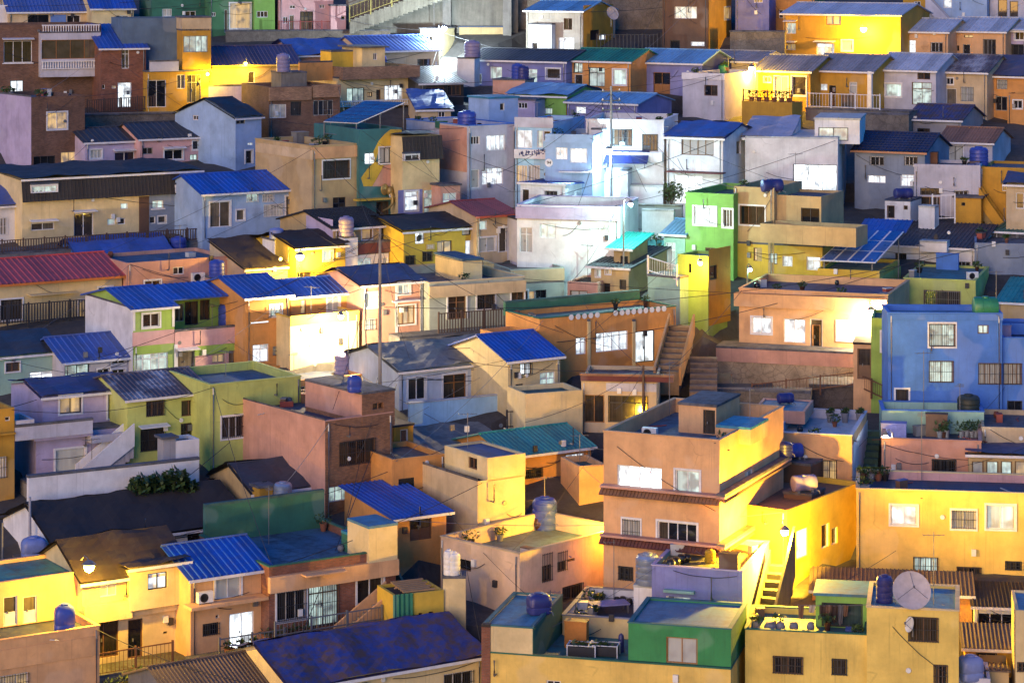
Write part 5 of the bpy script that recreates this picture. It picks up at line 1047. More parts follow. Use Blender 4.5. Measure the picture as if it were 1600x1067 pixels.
tk(hPat,650,880,34,110,"slim dark tank beside the green roof house in the patio",TANK_NAVY,'v',0)
for k,x in enumerate((420,550)):
    P=hPat.on(x,900,0); rt=empty('raised_planter',P,-.2,("left","right")[k]+" of two white framed raised planters in the green patio",'planter','raised planters in the patio')
    b=MB(); b.box(-.7,.7,-.4,.4,.05,.5); b.build('box',DARK,rt); b=MB()
    for sx in (-.72,.72): b.box(sx-.03,sx+.03,-.45,-.39,0,.62); b.box(sx-.03,sx+.03,.39,.45,0,.62); b.box(sx-.025,sx+.025,-.385,.385,.55,.61)
    b.box(-.76,.76,-.44,-.40,.56,.6); b.box(-.76,.76,.40,.44,.56,.6); b.build('frame',FR['w'],rt); foliage(rt,(0,0,.45),.6,.3,40,LEAFM[0])
# covered bed frame on the cream terrace
P=hTer.on(575,645); rt=empty('bed_frame',P,hTer.a+.5,"long bed frame under a lilac sheet on the cream terrace",'bed frame'); b=MB()
for sx in (-.95,.95):
    for sy in (-.4,.4): b.box(sx-.04,sx+.04,sy-.04,sy+.04,0,.45)
b.build('leg',STEEL,rt); b=MB(); b.box(-1.05,1.05,-.5,.5,.45,.53); b.build('sheet',wall_paint((.3,.28,.5)),rt)
for x,y,r in ((545,560,56),(520,590,60),(625,590,40),(668,580,44),(700,600,40)):
    P=hTer.on(x,y); pot(P,r*mpp(P),r*mpp(P)*.95,"dark jar against the back wall of the cream terrace",1,group='dark jars on the cream terrace')
boxthing(hTer.on(400,640),1.2,.8,.9,"white utility box on the left corner of the cream terrace",'utility_box','box',WHITE,0)
for x,y,r,m in ((135,150,60,3),(20,60,70,0),(60,75,64,0),(110,60,50,0)):
    P=hCor.on(x,y); pot(P,r*mpp(P),r*mpp(P)*1.2,"brown jar on the terrace of the cream corner building",m,group='jars on the corner building terrace')
crop(1180, 787)
tk(hDish,770,585,100,165,"navy ribbed tank behind the big satellite dish",TANK_NAVY,'v',0)
P=hDish.on(925,632,0); dish(P,115*mpp(P),"huge pale satellite dish at the front of the yellow house roof",.05,.5,plain('dish_pink',(.5,.43,.42),.6),post=115*mpp(P))
P=LP(hDish,938,790,.25); dish(P,46*mpp(P),"small white dish below the huge one beside a barred window",-1.2,.3,WHITE,post=.6)
hp=H("low yard block with teal rim under the light blue tank in the bottom right corner",1150,1400,1200,1040,a=-8,D=3,m='pale',roof=('p',.2,'sky'),ref='R',name='yard_block',cat='block',dY=-1); tk(hp,1285,1085,150,150,"light blue rounded tank in the bottom right corner",TANK_PALE,'q')
antenna(hDish.on(1062,600,0),3.6,"tall aerial on a tripod right of the huge dish")
crop(1180, 0)
tkp(LP(hE1,912,120,-6),62,42,"small blue tank behind the gable of the mustard house",TANK_BLUE)
tk(hGate,1345,985,112,112,"blue barrel on the parapet terrace of the white gate house",TANK_BLUE); boxthing(hGate.on(1050,985),2.0,1.4,1.8,"rusty brown chest on the terrace of the white gate house",'roof_chest','chest',RUST,-.3)
crop(800, 0)
tk(hPale,1145,436,62,62,"small green tank on the flat pale block roof",TANK_GREEN)
for x,w in ((1215,40),(1240,36),(1290,44)): P=hPale.on(x,445); pot(P,w*mpp(P),w*mpp(P),"dark pot along the edge of the pale block roof",0,1,group='pots on the pale block roof')
P=gpt(590,160,depth(cy(300))-2); dish(P,42*mpp(P),"grey dish beside the peeling plaster house",.6,.4,plain('dish_grey',(.3,.3,.36),.5),post=1.2)
# solar heater rack on the white house
P=hWhite.on(820,705); rt=empty('solar_heater',P,hWhite.a,"navy solar water heater tilted on a steel rack above the white house",'solar heater')
b=MB(); b.hexa([(-1.7,-.7,.35),(1.7,-.7,.35),(1.7,.7,1.3),(-1.7,.7,1.3),(-1.7,-.74,.42),(1.7,-.74,.42),(1.7,.66,1.38),(-1.7,.66,1.38)]); b.build('collector',roof_paint((.02,.03,.16),.25),rt)
b=MB(); b.lathe([(.2,-1.75),(.24,-1.7),(.24,1.7),(.2,1.75)],12,(0,.85,1.55),'x'); b.build('drum',STEEL,rt,True); b=MB()
for x in (-1.5,1.5): b.tube([(x,.68,0),(x,.68,1.3)],.04,5); b.tube([(x,-.68,0),(x,-.68,.38)],.04,5)
b.build('rack',STEEL,rt)
# ------------------------------------------------------------ solar arrays
def panels(rt, A, B, Cc, Dd, nx, ny, m, gap=.09):
    A, B, Cc, Dd = V(A), V(B), V(Cc), V(Dd); n = (B-A).cross(Dd-A).normalized()
    if n.z < 0: n = -n
    pt = lambda s, t: A.lerp(B, s).lerp(Dd.lerp(Cc, s), t); g = gap/(B-A).length; g2 = gap/(Dd-A).length
    for i in range(nx):
        for j in range(ny):
            q = [pt(i/nx+g, j/ny+g2), pt((i+1)/nx-g, j/ny+g2), pt((i+1)/nx-g, (j+1)/ny-g2), pt(i/nx+g, (j+1)/ny-g2)]
            b = MB(); b.hexa([*q, *[p+n*.05 for p in q]]); b.build('solar_panel', m, rt)
    b = MB(); q = [pt(0,0), pt(1,0), pt(1,1), pt(0,1)]; b.hexa([*[p-n*.05 for p in q], *[p+n*.012 for p in q]]); b.build('frame', plain('panel_frame', (.75,.76,.8), .5), rt)
PV = roof_paint((.025,.10,.4), .2, .15)
crop(1180, 240)
h=hSun; rt=empty('solar_array',h.P0,h.a,"tilted array of twelve blue solar panels above the yellow house, right",'solar array'); z=h.decks[0][4]
a=h.hit_v(380,636,.2); b_=h.hit_v(716,650,.2); d_=h.hit_v(585,452,5.6); c_=h.hit_v(884,466,5.6)
panels(rt,(a[0],.2,a[1]),(b_[0],.2,b_[1]),(c_[0],5.6,c_[1]),(d_[0],5.6,d_[1]),4,3,PV)
b=MB()
for (u,v,zz) in ((a[0]+.3,.5,a[1]+.2),(b_[0]-.3,.5,b_[1]+.2),(d_[0]+.3,5.2,d_[1]-.25),(c_[0]-.3,5.2,c_[1]-.25)): b.tube([(u,v,z-1.5),(u,v,zz)],.05,6)
b.build('posts',STEEL,rt)
h.roofq(d_[0]+.2,c_[0]+.1,5.8,8.6,d_[1]-.1,d_[1]+.5,'blue',.35,name='rear_roof')
crop(400, 0)
h=hTan; rt=empty('solar_pergola',h.P0,h.a,"dark blue solar panel roof on a steel pergola over the tan house",'pergola'); z=h.decks[0][4]
B_=h.hit_v(602,735,.4); A_=h.hit_v(402,725,5.5); C_=h.hit_v(882,612,.4); D2=h.hit_v(648,604,5.5)
panels(rt,(A_[0],5.5,A_[1]),(B_[0],.4,B_[1]),(C_[0],.4,C_[1]),(D2[0],5.5,D2[1]),2,6,roof_paint((.03,.03,.13),.2,.2),.03)
b=MB()
for (u,v,zz) in ((A_[0],5.4,A_[1]),(B_[0],.5,B_[1]),(C_[0],.5,C_[1]),(D2[0],5.4,D2[1]),((B_[0]+C_[0])/2,.5,(B_[1]+C_[1])/2)): b.tube([(u,v,z),(u,v,zz-.05)],.05,6)
for dz in (.5,1.0): b.tube([(A_[0],5.4,z+dz),(B_[0],.5,z+dz),(C_[0],.5,z+dz),(D2[0],5.4,z+dz)],.035,5)
b.build('pergola_frame',STEEL,rt)
# ============================================================ steps, walls, fences, poles, cables
K = (1040, 480, .225)
crop(*K)
h=H("rough stone retaining wall with a peach terrace wall above the railed path, right of centre",352,1312,700,412,a=-17,D=2.6,m=stone_mat((.5,.37,.23),1.9),roof=('s','grey',0),ref='R',dY=7.5,name='retaining_wall',cat='wall'); hSt=h  # stone colour lightened and warmed in place of lamplight
h.blk(350,1304,420,326,v=-.06,D=2.4,m='salmon',roof=('s','grey',.02),name='terrace_wall')
h=H("dark rock face below the railed path beside the tall blue house",1000,1510,800,556,a=-6,D=3,m=stone_mat((.12,.1,.09)),roof=('s','grey',.05),ref='R',dY=6.2,name='rock_face',cat='rock face')
h=H("lower rubble wall behind the orange block roof at the foot of the steps",120,1010,720,600,a=-10,D=1.5,m='stone',roof=('s','grey',0),ref='R',dY=3.5,name='rubble_wall',cat='wall')
Ya=depth(cy(640))
rail(unp(cx(600),cy(632),Ya+3.2),unp(cx(1312),cy(548),Ya+2.6),.95,"rusty railing climbing right along the path below the stone wall",RUST)
rail(unp(cx(1312),cy(548),Ya+2.6),unp(cx(1550),cy(660),Ya-.6),.95,"rusty railing dropping to the tall blue house from the path top",RUST)
steps(unp(cx(262),cy(612),Ya-1),unp(cx(266),cy(342),Ya+5.5),7,1.75,"brown stone steps between the orange stair wall and the stone wall",concrete((.2,.14,.1)),solid=True,z0=-1.5)
H("yellow lit slanted wall at the head of the brown stone steps",180,352,420,200,a=-25,D=.5,m='yellow',roof=('m',150,'grey',0,0),ref='R',dY=9.5,name='end_wall',cat='wall')
crop(800, 500)
steps(unp(cx(925),cy(330),depth(cy(330))-3),unp(cx(1010),cy(30),depth(cy(330))+4),9,1.5,"narrow outside stair with orange side walls at the end of the disc house",concrete((.3,.19,.1)),wallm=WM('orange'))
crop(900, 260, 240/1164)
P0=unp(cx(495),cy(940),depth(cy(940))+6); P1=unp(cx(430),cy(640),depth(cy(700))+3)
steps(P0,P1,7,1.9,"glaring white alley steps between the tan house and the sea green wall",concrete((.5,.5,.47)))
rail(unp(cx(545),cy(800),hAl.P0.y+.6),unp(cx(765),cy(870),hAl.P0.y-1.4),1.1,"white railing on the sea green alley wall",FR['w'])
H("white gate wall glowing under the alley lamp, centre",332,660,420,158,a=-12,D=.4,m='white',roof=('s','white',.03),ref='R',dY=2,name='gate_wall',cat='wall')
H("low mossy garden wall below the white gate wall",395,800,470,310,a=-14,D=.5,m='sage',roof=('s','olive',.03),ref='R',dY=.5,name='garden_wall',cat='wall')
H("pale rendered planter wall in the glaring alley",500,740,560,345,a=-14,D=.5,m='white',roof=('s','white',.02),ref='R',dY=.3,name='planter_wall',cat='wall')
h=H("turquoise mural wall with plants beside the alley steps",500,668,800,560,a=-30,D=.4,m=wall_paint((.12,.42,.5)),roof=('s','white',.02),ref='R',dY=4,name='mural_wall',cat='wall')
for i,(x,y,r) in enumerate(((470,560,60),(540,545,70),(610,550,60),(520,640,44),(590,650,44),(640,610,40),(470,690,36),(560,690,40))):
    P=LP(h,x,y,.4+.1*(i%3)); rt=empty('alley_plant',P,0,"leafy plant growing against the turquoise mural wall",'plant','plants by the alley mural'); s=r*mpp(P)
    foliage(rt,(0,0,-s*.3),s*.7,s*1.1,46,LEAFM[i%2],ls=.14); b=MB(); b.tube([(0,0,-s*.9),(0,0,s*.2)],.03,5); b.build('stem',WOOD,rt)
crop(0, 0)
Y=depth(cy(655))
fence(unp(cx(520),cy(682),Y-2.0),unp(cx(1112),cy(640),Y+1.6),1.25,"dark wooden fence along the walkway in front of the orange brick house, upper left")
h=H("rough dark wall under the upper left wooden fence",508,1125,760,690,a=20,D=1.2,m='stone',roof=('s','grey',.1),dY=-.2,name='retaining_wall',cat='wall')
crop(0, 240)
Y=depth(cy(520))
h=H("long concrete walkway edge below the shingled house, carrying a wooden fence",-120,1700,690,612,a=31,D=3.2,m='conc',roof=('s','grey',0),dY=-.3,name='walkway',cat='walkway'); hWk=h
fence(h.world(.1,.12,h.H+.12),h.world(h.Wd-.1,.12,h.H+.12),.95,"long dark wooden fence on the walkway in front of the shingled house")
crop(400,240)
fence(unp(cx(722),cy(372),depth(cy(400))+2.2),unp(cx(990),cy(350),depth(cy(400))+5),.9,"brown wooden fence below the mural painted house")
h=find('long cream house under the magenta'); crop(0,240)
fence(h.world(-.5,-1.3,.0),h.world(h.Wd+.1,-1.3,.0),1.35,"dark slatted fence in front of the magenta roofed house",DARK)
h=hSage; crop(400,240); a=h.hit_v(1088,1040,-1.6)[0]; b_=h.hit_v(1492,1040,-1.6)[0]
fence(h.world(a,-1.6,.1),h.world(b_,-1.6,.1),1.5,"dark wooden fence in front of the sage green house",pk=.08,gap=.2)
h.blk_(a-3,b_+2,-1.8,-.01,-2,.08,'conc',('s','grey',0),'','walkway')
h=hPinkT=find('pink two storey'); rail(h.world(-.1,-1.0,-.1),h.world(h.Wd+.8,-1.0,-.1),1.1,"red railing in front of the pink two storey house",plain('red_rail',(.3,.06,.05),.5))
crop(1180,0)
h=find('long stone terrace wall'); rail(h.world(.1,.1,h.H+.14),h.world(h.Wd*.72,.1,h.H+.14),1.3,"white railing along the stone terrace wall under the silver roofs",FR['w'],gap=.28)
h=find('yellow terrace wall'); rail(h.world(.1,.1,h.H),h.world(h.Wd-.1,.1,h.H),1.0,"rusty railing on the yellow terrace wall by the lamp",RUST)
for i in range(6): P=h.world(h.Wd*(.1+.15*i),1.0,h.H-.1); pot(P,.5,.42,"leafy pot on the yellow terrace by the lamp",0,1.3,group='pots on the yellow terrace')
crop(1180,240); rail(unp(cx(1055),cy(395),depth(cy(440))),unp(cx(1188),cy(392),depth(cy(440))),1.9,"white railing gate between the kiosk and the mustard stair",FR['w'],gap=.3)
crop(800,500); Y=depth(cy(640)); rail(unp(cx(-30),cy(645),Y),unp(cx(415),cy(628),Y+2.5),1.1,"thin dark railing in front of the cream courtyard wall, centre",DARK)
crop(0,787); h=hLamp; rail(h.world(.2,-1.6,-.3),h.world(h.Wd-1.5,-1.6,-.3),1.2,"rusty railing in front of the lamp lit yellow house",RUST)
h.blk_(-.5,h.Wd+.3,-1.9,-.01,-2.5,-.31,'conc',('s','grey',0),'','front_path')
h=hOr; rail(h.world(.8,-1.8,-.3),h.world(h.Wd,-1.8,-.3),1.3,"grey railing in front of the orange house with the lit doorway",STEEL); h.blk_(-.3,h.Wd+.3,-2.1,-.01,-2.5,-.31,'conc',('s','grey',0),'','front_path')
for i in range(7): P=h.world(1.6+.75*i,-1.3,-.29); pot(P,.55,.55,"potted plant behind the grey railing of the orange house",i%3,1.5 if i>2 else .8,group='pots in front of the orange house')
crop(400,787); h=hGreenRoof
h.blk_(-.8,h.Wd*.72,-2.4,-2.2,-2.5,.5,'bluegrey',('s','grey',.02),'','yard_wall'); rail(h.world(-.8,-2.3,.66),h.world(h.Wd*.72,-2.3,.66),.8,"pale pipe railing on the yard wall of the brick house",STEEL)
a=h.hit_v(600,740,-2.0); b_=h.hit_v(820,520,-2.0)
h.blk_(-.8,h.Wd,-2.19,-.01,-2.5,-.2,'conc',('s','grey',0),'','yard')
steps(h.world(a[0]-.6,-1.4,-.2),h.world(b_[0]+.2,-1.4,b_[1]-.5),10,1.1,"peach outside stair rising right in front of the brick house",concrete((.3,.25,.2)),wallm=WM('peach'))
P0=h.world(h.Wd+.9,1.2,h.H-3.4); P1=h.world(h.Wd+.9,5.5,h.H-.6)
steps(P1+V((1.9,-4.3,-2.6)),P1,9,1.7,"dark green painted stair beside the green roofed brick house",wall_paint((.03,.12,.09)),wallm=WM('dgreen'))
h=H("yellow shed wall with a green tarpaulin and planks on top, lower centre",820,1118,760,545,a=24,D=2.4,m='yellow',roof=('p',.15,'brown'),dY=-1,win="968:990:648:672:d1n 1028:1056:640:664:d1n",name='shed',cat='shed')
b=MB(); u0=h.hit_v(815,600,-.06)[0]; u1=h.hit_v(930,600,-.06)[0]; n=14
for i in range(n+1):
    for z in (h.H+.05,h.H-1.2,h.H-2.6): b.v.append((u0+(u1-u0)*i/n,-.07-.05*math.sin(i*1.9)-.02*(h.H-z),z))
for i in range(n):
    for j in range(2): k=i*3+j; b.f.append((k,k+3,k+4,k+1))
b.build('tarpaulin',wall_paint((.03,.2,.12)),h.root)
for i in range(7):
    b=MB(); y=.2+.28*i; b.box(.6,h.Wd-.4-.2*(i%2),y,y+.13,h.H+.02+.02*i,h.H+.1+.02*i); rt=empty('plank',h.P0,h.a,"loose timber plank on the roof of the yellow shed",'plank','planks on the yellow shed'); b.build('board',plain('timber',(.32,.2,.1),.8),rt)
crop(0,500); h=hStair
a=h.hit_v(500,935,-1.6); b_=h.hit_v(800,690,-1.6)
steps(h.world(a[0],-1.0,a[1]),h.world(b_[0],-1.0,b_[1]),12,1.0,"white outside stair rising right in front of the shabby lilac house",concrete((.45,.43,.45)),wallm=WM('white'))
h.blk_(-1,h.Wd+1,-3.0,-.01,-2.5,-.05,'conc',('s','grey',0),'','yard')
hw=find('long white garden wall')
for i,(x,y,r) in enumerate(((840,975,85),(930,960,80),(1040,950,95),(1110,985,75))):
    P=LP(hw,x,y+60,1.2); s=r*mpp(P); rt=empty('shrub',P,0,"dark green shrub below the long white garden wall",'shrub','shrubs below the garden wall'); foliage(rt,(0,0,-.2),s*.95,s*1.7,230,LEAFM[0],'crown',.3); b=MB()
    for k in range(4): b.tube([(0,0,-1.2),(.3*math.cos(k*1.6),.3*math.sin(k*1.6),s*.5)],.05,5)
    b.build('stem',WOOD,rt)
crop(1180,240); h=hMus
steps(h.world(2.2,-1.0,-.9),h.world(.2,-1.0,1.8),9,1.0,"mustard outside stair with thin rails at the right edge",concrete((.3,.22,.1)),wallm=WM('ochre'))
crop(1180,0); h=hTopR
steps(h.world(h.Wd*.55,-1.0,-.2),h.world(.2,-1.0,2.9),10,1.1,"pale concrete stair on the front of the top right house",concrete((.4,.4,.42)),wallm=WM('pale'))
crop(800,787); h=hVi
steps(h.world(h.Wd+1.0,-2.2,-1.0),h.world(h.Wd+1.0,5.5,h.H-.8),14,1.2,"dark narrow stair climbing beside the lilac house",concrete((.06,.055,.05)),wallm=concrete((.1,.09,.08)),wh=(1.9,.55))  # concrete darkened for shade; right side wall raised to block lamplight
crop(1180,500); h=hPk
steps(h.world(-.8,.5,-.5),h.world(-.8,6,2.2),9,1.0,"green narrow steps between the pinkish block and the pink terrace house",concrete((.08,.16,.12)))
for x,y in ((1080,690),(1110,675)): P=h.on(x,y); 
P=h.on(1080,690); boxthing(P,2.6,1.2,2.4,"brown wardrobe on the pink flat roof",'wardrobe','wardrobe',WM('brown'),h.a); boxthing(h.on(825,700),3,1.6,1.6,"lilac box on the pink flat roof",'roof_chest','chest',WM('violet'),h.a)
for i,x in enumerate((1100,1140,1230,1260,1290,1320)): P=h.on(x,700); pot(P,.4,.4+.1*(i%2),"potted plant on the pink flat roof",2,1.6,group='pots on the pink roof')
crop(1180,500)
for i,x in enumerate((600,640,690,735,775)): P=hYR.on(x,955); pot(P,.45,.42,"potted plant at the left corner of the long yellow building roof",i%3,1.1,group='pots on the long yellow roof')
for i,x in enumerate((1290,1330,1370,1410,1450,1490,1230)): 
    crop(800,500); P=hBig.world(2+i*.0,0,0) if 0 else hPb.on(0,0,0) if 0 else None
crop(800,500)
hp=H("lilac back terrace with a row of potted plants behind the orange block",1255,1520,640,545,a=-14,D=3.5,m='lilac',roof=('p',.35,'navy','white'),ref='R',dY=4.5,name='back_terrace',cat='terrace')
for i in range(8): P=hp.world(hp.Wd*(.1+.11*i),2.6,hp.decks[0][4]); pot(P,.5,.45,"dark potted plant in the row on the lilac back terrace",1,1.4,group='pots on the lilac back terrace')
P=hPb.on(535,640,0); crop(1180,500); P=hPb.on(535,610,0)
for i in range(3): pot(P+V((i*.9-.9,0,0)),.5,.6,"grey tub on the white terrace of the pinkish block",2,.7,group='tubs on the white terrace')
# ------------------------------------------------------------ concrete wall, ramp and stone walls at the top
crop(400,0)
h=H("tall stained concrete retaining wall behind the top centre houses",536,1560,330,-160,a=0,D=2,m=concrete((.17,.16,.14)),roof=('s','grey',0),dY=9,name='retaining_wall',cat='wall')
h2=h
steps(h.world(.5,-1.6,h.H*.42),h.world(h.Wd*.76,-1.6,h.H*.98),26,1.6,"long concrete ramp stair climbing right across the top centre wall",concrete((.22,.21,.17)),wallm=None)
rail(h.world(.5,-2.45,h.H*.42+.2),h.world(h.Wd*.76,-2.45,h.H*.98+.2),1.3,"yellow green railing of the long ramp stair at the top",plain('yellow_rail',(.34,.3,.09),.5),gap=.35)
for x in (1140,1500): h.blk(x-30,x+20,330,-20,v=-1.0,D=.98,m='conc',roof=('s','grey',0),name='buttress')
h.blk(1210,1500,255,165,v=-.6,D=.58,m='tan',roof=('s','navy',.1),name='shutter_box')
h=H("old stone garden wall behind the blue roofs, upper centre left",-180,800,300,190,a=8,D=1,m='stone',roof=('s','grey',.05),dY=4,name='stone_wall',cat='wall')
crop(800,0)
h=H("dark rubble slope wall behind the peeling plaster house",-60,905,290,-120,a=0,D=2,m='stone',roof=('s','grey',0),dY=8,name='stone_wall',cat='wall')
fence(unp(cx(505),cy(300),depth(cy(330))+2),unp(cx(865),cy(300),depth(cy(330))+2),1.5,"black picket fence above the green metal roof",DARK,gap=.35,pk=.09)
crop(1180,0)
h=H("dark stone wall under the lilac and orange blocks, top right",-150,175,330,195,a=-12,D=1.5,m='stone',roof=('s','grey',.05),ref='R',dY=1,name='stone_wall',cat='wall')
# ------------------------------------------------------------ poles and cables
crop(400,240)
PP=gpt(738,1500,depth(cy(1500))); hpole=(1500-445)*mpp(PP); pole(PP,hpole,"thick concrete utility pole in front of the pink two storey house",.13,concrete((.3,.27,.24)),0); TP=PP+V((0,0,hpole-.3))
crop(800,0); Q=LP(hWhite,590,1130,3.2); hq=(1130-515)*mpp(Q); pole(Q,hq,"slim utility pole with crossarms carrying the star bright white light",.13,concrete((.3,.32,.34)),3); TQ=Q+V((0,0,hq-.5))
crop(800,500); Q2=gpt(782,640,depth(cy(650))); hq2=(640-270)*mpp(Q2); pole(Q2,hq2,"brown wooden pole in front of the orange shop, centre",.1,plain('pole_wood',(.13,.08,.05),.9),0); T2=Q2+V((0,0,hq2-.2))
crop(0,787); Q3=gpt(15,560,depth(cy(560))); pole(Q3,(560-110)*mpp(Q3),"pale thin pole at the left edge, lower left",.07,STEEL,0)
Q4=gpt(178,300,depth(cy(330))); pole(Q4,(300+40)*mpp(Q4),"pale post behind the square tank, lower left",.1,concrete((.35,.35,.4)),0)
crop(800,500); lb=gpt(905,290,depth(cy(420))+1)
CL="long thin cable strung across the houses from roof to roof"
def W2(x0,y0,Y0,x1,y1,Y1,s=.5,r=.014): wire(unp(x0,y0,Y0),unp(x1,y1,Y1),s,CL,r)
for x,y,Y in ((150,560,150),(330,480,172),(700,480,172),(800,410,180),(560,300,195),(520,640,150),(480,500,168),(880,520,165),(640,560,160)): wire(TP,unp(x,y,Y),.7,'black cable fanning out from the thick concrete utility pole',.016)
for x,y,Y in ((870,215,205),(1010,300,190),(1060,200,205),(780,270,195),(1120,310,188),(900,330,185),(830,190,215)): wire(TQ,unp(x,y,Y),.6,'black cable fanning out from the slim utility pole with crossarms',.016)
for x,y,Y in ((700,560,160),(910,470,172),(960,640,150),(1075,560,162),(820,660,150)): wire(T2,unp(x,y,Y),.4,'black cable fanning out from the brown wooden pole',.016)
W2(0,930,138,360,690,152,.6,.022); W2(30,880,140,720,690,150,1.0,.018); W2(440,1067,126,620,600,158,.4,.022); W2(520,900,136,590,590,160,.3,.016)
W2(600,480,165,1600,370,178,1.6,.02); W2(700,545,165,1450,400,176,1.4,.02); W2(0,560,160,800,560,160,2,.014); W2(850,930,134,1220,880,140,.8,.014)
W2(700,800,142,860,960,132,.3); W2(720,830,142,750,1000,131,.2); W2(800,860,140,930,700,150,.4); W2(1180,960,135,1400,860,140,.4); W2(1330,745,148,1600,700,150,.5)
W2(940,700,150,1110,850,140,.4); W2(1340,700,152,1420,590,165,.3); W2(1540,640,158,1600,560,162,.2); W2(660,200,215,800,300,192,.5); W2(400,290,195,560,400,178,.5); W2(100,200,222,330,120,232,.5)
# aerials on roofs
crop(0,0,1)
for h,x,y,hh,l in ((hBig,1040,650,3.2,"aerial on the terrace of the big orange block"),(hCor,790,800,3,"thin aerial on the cream corner building"),(hGreenRoof,420,850,3.2,"pale aerial mast at the left end of the green roof"),(hTq,1440,640,4,"tall black aerial on the turquoise terrace"),
    (hLG,1400,470,2.5,"aerial on the lime green house"),(hSage,690,430,2.5,"aerial on the sage green house"),(hTer,960,940,3.4,"T shaped aerial on the cream terrace"),(hYR,1440,750,4,"aerial on the long yellow building"),(hPat,860,1000,2.6,"white mast leaning in the green patio"),(hPk,1500,660,3,"aerial on the pink flat roof"),(hBlue,1560,500,3,"aerial on the tall blue house"),(hMod and hTanG,1250,290,2.5,"aerial on the tan terrace house"),(hBrk,540,640,2.2,"aerial on the brown brick tower house")):
    antenna(h.on(x,y,0),hh,l,random.uniform(0,3))
# ------------------------------------------------------------ laundry on the lower right terrace
crop(1180,787); h=hDish; zt=h.decks[1][4]
GM=[plain('dark_cloth',(.05,.03,.025),.9),plain('brown_cloth',(.16,.09,.06),.9),plain('grey_cloth',(.12,.12,.14),.9),plain('pale_cloth',(.4,.34,.3),.9)]
ln=[h.hit_v(x,y,2.3) for x,y in ((250,600),(660,600))]
wire(h.world(ln[0][0],2.3,ln[0][1]),h.world(ln[1][0],2.3,ln[1][1]),.05,"washing line across the laundry terrace",.015,STEEL,None)
for i,(x,w,l,k) in enumerate(((275,36,80,1),(340,40,46,3),(405,46,72,0),(440,40,66,1),(475,40,110,0),(510,34,120,2),(540,30,70,1))):
    u,z,_=h.hit_v(x,602,2.3); s=mpp(h.world(u,2.3,z)); b=MB(); n=8; ww=w*s; ll=l*s
    for sd_ in (0,.03):
        for j in range(n+1):
            for q in range(4): b.v.append((-ww/2+ww*j/n*(1-.08*q),.05*math.sin(j*1.3+i+q*.4)+sd_,-ll*q/3*(1 if (j//3)%2 else .93)))
    for sd_ in (0,1):
        for j in range(n):
            for q in range(3): a=sd_*(n+1)*4+j*4+q; b.f.append((a,a+4,a+5,a+1))
    o=b.build('garment',GM[k],None); o.location=h.world(u,2.3,z); o.rotation_euler=(0,0,h.a); tag(o,"dark garment hanging on the washing line of the laundry terrace",'garment','laundry on the line')
for i,(x,w) in enumerate(((90,80),(150,60),(230,60),(330,50))):
    P=h.on(x,760,1); pot(P,w*mpp(P),.5,"bucket on the floor of the laundry terrace",2,0,group='buckets on the laundry terrace')
# ------------------------------------------------------------ discs along the parapet, number plates
crop(800,240); h=hDisc
for x in (353,394,432,470,508,617,655,690,725,762,797,833,870,905):
    u,z,k=h.hit_v(x,1000-.105*(x-165)*1.0+4,-.09); b=MB(); r=17*mpp(h.world(u,0,z)); b.lathe([(r,-.04),(r*.96,.0),(.02,.0)],14,(u,-.06,h.H-r*.3),'y'); b.build('disc',FR['w'],h.root,True)
def text(h, x, y, v, s, size, m, name='number'):
    cu=bpy.data.curves.new(name,'FONT'); cu.body=s; cu.size=size; cu.extrude=.015; cu.align_x='CENTER'; cu.align_y='CENTER'
    t=bpy.data.objects.new(name,cu); me=bpy.data.meshes.new_from_object(t); bpy.data.objects.remove(t); me.materials.clear(); me.materials.append(m)
    o=bpy.data.objects.new(name,me); C.objects.link(o); u,z,k=h.hit_v(x,y,v); o.location=h.world(u,v,z); o.rotation_euler=(math.pi/2,0,h.a); return o
crop(800,0); h=hNum; u,z,k=h.hit_v(220,970,-.05); b=MB(); r=24*mpp(h.world(u,0,z)); b.lathe([(r,-.03),(r,.03)],20,(0,0,0),'y'); o=b.build('number_plate',FR['w'],None,True); o.location=h.world(u,-.05,z); o.rotation_euler=(0,0,h.a); tag(o,"round white plate reading 94 on the blue house",'sign')
t=text(h,220,970,-.1,'94',r*1.1,DARK); t.parent=o; t.matrix_parent_inverse=Matrix.Translation(o.location).inverted() if 0 else (Matrix.Translation(o.location)@Matrix.Rotation(h.a,4,'Z')).inverted()
crop(400,240); h=hYel; u,z,k=h.hit_v(1038,555,-.06); s=mpp(h.world(u,0,z)); b=MB(); b.box(-27*s,27*s,-.03,.03,-15*s,15*s); o=b.build('number_board',wall_paint((.6,.45,.25)),None); o.location=h.world(u,-.06,z); o.rotation_euler=(0,0,h.a); tag(o,"cream board reading 216 on the yellow house",'sign')
t=text(h,1038,555,-.1,'216',24*s,WM('white')); t.parent=o; t.matrix_parent_inverse=(Matrix.Translation(o.location)@Matrix.Rotation(h.a,4,'Z')).inverted()
crop(800,0); h=hSky; b=MB(); rr=random.Random(5)
for i in range(13):
    if i==6: continue
    u,z,k=h.hit_v(52+12.5*i,918-1.2*i,-.33); q=.16
    for _ in range(4):
        a=rr.uniform(-q,q)*.7; c=rr.uniform(-q,q); b.box(u+a-.03,u+a+.12,-.335,-.31,z+c-.03,z+c+.03) if rr.random()<.5 else b.box(u+a-.03,u+a+.03,-.335,-.31,z+c-.1,z+c+.1)
b.build('painted_lettering',WM('navy'),h.root)

